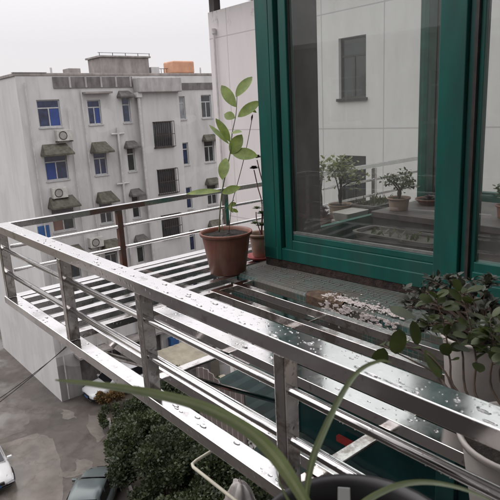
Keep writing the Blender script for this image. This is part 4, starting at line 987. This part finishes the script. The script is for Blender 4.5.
# ------------------------------------------------------------------ cars
def car(label, loc, rz, paint, L_=4.4, W=1.76, H=1.46, suv=False, hatch=False):
    t = thing('parked_car', label, 'car', loc, rz, 'parked cars'); hw = W/2; zb = .25
    # stations: x, half width, belt height  (x forward)
    belt = .92 if suv else .84; hood = .90 if suv else .80
    stn = [(-L_/2, .80, .55, .62), (-L_/2+.06, .90, .50, .80), (-L_/2+.35, .97, .42, belt+.02), (-L_/2+.9, 1, .30, belt+.03), (-.3, 1, .28, belt), (.7, 1, .28, belt-.01),
           (L_/2-1.05, 1, .30, hood+.04), (L_/2-.45, .95, .36, hood-.05), (L_/2-.12, .86, .42, hood-.18), (L_/2, .72, .50, hood-.32)]
    rings = []
    for x, w, zl, zh in stn:
        w *= hw; zl = zl if x > -9 else zl; half = [(0, zl-.08), (w*.75, zl-.08), (w*.97, zl+.02), (w, zl+(zh-zl)*.45), (w*.985, zl+(zh-zl)*.8), (w*.90, zh-.02), (w*.62, zh+.03), (0, zh+.05)]
        ring = [(x, a, b) for a, b in half] + [(x, -a, b) for a, b in half[-2:0:-1]]; rings.append(ring)
    mb = MB(); loft(mb, rings); body = mb.build('body', paint, t, smooth=True); ss = body.modifiers.new('subdivision', 'SUBSURF'); ss.levels = 1; ss.render_levels = 1
    # greenhouse
    xr = -L_/2+(.35 if hatch or suv else .85); cab = [(xr, .80, belt+.01, belt+.03), (xr+.38, .84, belt, H-.07), (-.35, .85, belt, H), (.15, .85, belt, H-.02), (1.02, .82, belt-.02, belt+.06)]
    rings = []
    for x, w, zl, zh in cab:
        w *= hw; k = .82; half = [(0, zl), (w, zl), (w*(k+.06), zl+(zh-zl)*.72), (w*k, zh-.035), (w*k*.6, zh), (0, zh+.01)]
        if zh-zl < .15: half = [(0, zl), (w*.99, zl), (w*.98, zl+(zh-zl)*.5), (w*.95, zh-.01), (w*.6, zh), (0, zh)]
        rings.append([(x, a, b) for a, b in half] + [(x, -a, b) for a, b in half[-2:0:-1]])
    mb = MB(); loft(mb, rings); mb.build('roof', paint, t, smooth=True)
    g = MB()      # windscreen, rear glass and side glass set just proud of the body
    def quad(p, off): 
        v = [Vector(q_)+Vector(off) for q_ in p]; w_ = [a_-Vector(off)*.6 for a_ in v]; g.add(v+w_, [(0,1,2,3),(7,6,5,4),(0,4,5,1),(1,5,6,2),(2,6,7,3),(3,7,4,0)])
    quad([(.98,-.76*hw,belt+.06),(.98,.76*hw,belt+.06),(.27,.66*hw,H-.06),(.27,-.66*hw,H-.06)], (.035,0,.04)); g.build('windscreen', M_carglass, t); g = MB()
    quad([(xr+.03,.72*hw,belt+.06),(xr+.03,-.72*hw,belt+.06),(xr+.34,-.66*hw,H-.13),(xr+.34,.66*hw,H-.13)], (-.035,0,.03)); g.build('rear_window', M_carglass, t)
    for s_ in (1,-1):
        for xa, xb in ((xr+.40, -.38), (-.30, .30)):
            g = MB(); quad([(xa,s_*.845*hw,belt+.05),(xb+.30*(xb > 0),s_*.845*hw,belt+.05),(xb-.05,s_*.735*hw,H-.13),(xa+.08,s_*.735*hw,H-.13)], (0,s_*.02,.012)); g.build('side_window', M_carglass, t)
        MB().box(.78,.92,min(s_*hw*.93,s_*(hw+.16)),max(s_*hw*.93,s_*(hw+.16)),belt+.0,belt+.13).build('wing_mirror', paint, t, bevel=.03)
        h_ = MB(); h_.add([(L_/2-.42,s_*hw*.93,hood-.16),(L_/2-.10,s_*hw*.86,hood-.26),(L_/2-.035,s_*hw*.52,hood-.27),(L_/2-.30,s_*hw*.60,hood-.075),(L_/2-.40,s_*hw*.96,hood-.30),(L_/2-.07,s_*hw*.88,hood-.38),(L_/2-.005,s_*hw*.54,hood-.36)],
               [(0,1,2,3),(0,4,5,1),(1,5,6,2)]); h_.build('headlight', M_lamp, t)
        MB().box(-L_/2-.01,-L_/2+.14,min(s_*hw*.6,s_*hw*.9),max(s_*hw*.6,s_*hw*.9),.62,.78).build('tail_light', M_redlamp, t, bevel=.02)
        for xw in (L_/2-.85, -L_/2+.82):
            w_ = MB(); n = 24; prof = [(.20,-.09),(.30,-.10),(.325,-.07),(.325,.07),(.30,.10),(.20,.09)]
            vs = []; fs = []
            for r_, yy in prof:
                for k in range(n): a = 2*math.pi*k/n; vs.append((xw+r_*math.cos(a), s_*(hw-.08)+yy, .33+r_*math.sin(a)))
            for i in range(5):
                for k in range(n): fs.append((i*n+k, i*n+(k+1) % n, (i+1)*n+(k+1) % n, (i+1)*n+k))
            w_.add(vs, fs); wo = w_.build('wheel', M_tyre, t, smooth=True)
            r2 = MB()
            for k in range(5):
                a = 2*math.pi*k/5; r2.tube([(xw, s_*(hw+.0), .33), (xw+.2*math.cos(a), s_*(hw+.0), .33+.2*math.sin(a))], .028, 6)
            r2.build('rim', M_rim, wo)
    MB().box(L_/2-.10,L_/2+.012,-.42*hw,.42*hw,.46,.60).build('grille', M_black, t, bevel=.02)
    MB().box(L_/2-.10,L_/2+.02,-.7*hw,.7*hw,.30,.36).build('bumper_intake', M_black, t, bevel=.02)
    MB().box(L_/2+.013,L_/2+.022,-.22,.22,.40,.50).build('number_plate', M_blue, t)
    return t
car('white saloon car nosing in from the left edge of the yard', (-25.95, 4.62, GZ+.01), R(-4), M_carwhite)
car('white hatchback parked at the foot of the grey block', (-28.75, 12.95, GZ+.01), R(-90), M_carwhite, 4.2, 1.75, 1.6, True)
car('grey-green saloon car parked beside the dark trees', (-20.0, 7.2, GZ+.01), R(140), M_cargrey)

# overhead cables across the yard
for (p0, p1, lb) in (((-29.9,10.6,-12.6),(-20,-6,-11.2),'thin dark cable over the yard at the left, the lower of two'), ((-29.9,11.0,-12.3),(-19,-6,-11.6),'thin dark cable over the yard at the left, the upper of two')):
    a = Vector(p0); b = Vector(p1); P = [a.lerp(b, k/12)-Vector((0,0,1.0*4*(k/12)*(1-k/12))) for k in range(13)]
    tag(MB().tube(P, .02, 5).build('overhead_cable', M_black), lb, 'cable', 'cables over the yard')

# ------------------------------------------------------------------ light
w = bpy.data.worlds.new('World'); sc.world = w; w.use_nodes = True; nt = w.node_tree; nt.nodes.clear()
o_ = N(nt, 'ShaderNodeOutputWorld'); bgn = N(nt, 'ShaderNodeBackground'); bgn.inputs[1].default_value = .1
sky = N(nt, 'ShaderNodeTexSky', sky_type='NISHITA'); sky.sun_disc = False; sky.sun_elevation = R(50); sky.sun_rotation = R(250); sky.air_density = 1; sky.dust_density = 3
cl = mixc(nt, .92, sky.outputs[0], (7.75, 7.55, 7.7))
tcw = N(nt, 'ShaderNodeTexCoord'); sx = N(nt, 'ShaderNodeSeparateXYZ'); nt.links.new(tcw.outputs['Generated'], sx.inputs[0])
ov = N(nt, 'ShaderNodeMapRange'); ov.inputs['From Min'].default_value = .12; ov.inputs['From Max'].default_value = .9; ov.inputs['To Min'].default_value = 1.0; ov.inputs['To Max'].default_value = 2.5
nt.links.new(sx.outputs['Z'], ov.inputs['Value'])       # overcast: the zenith is brighter than the horizon
vm = N(nt, 'ShaderNodeVectorMath', operation='SCALE'); nt.links.new(cl, vm.inputs[0]); nt.links.new(ov.outputs[0], vm.inputs['Scale']); nt.links.new(vm.outputs[0], bgn.inputs[0]); nt.links.new(bgn.outputs[0], o_.inputs[0])
sl = bpy.data.lights.new('sun', 'SUN'); sl.energy = .8; sl.angle = R(60); sl.color = (1, .97, .93)
so_ = bpy.data.objects.new('sun', sl); COL.objects.link(so_)
az = R(250); el = R(50); d = Vector((math.sin(az)*math.cos(el), math.cos(az)*math.cos(el), math.sin(el)))
so_.rotation_euler = d.to_track_quat('Z', 'Y').to_euler()
vs_ = sc.view_settings; vs_.view_transform = 'Standard'; vs_.look = 'None'; vs_.exposure = .16; vs_.gamma = 1; vs_.use_curve_mapping = False
sc.cycles.transparent_max_bounces = 16; sc.cycles.max_bounces = 8; sc.cycles.caustics_reflective = False; sc.cycles.caustics_refractive = False
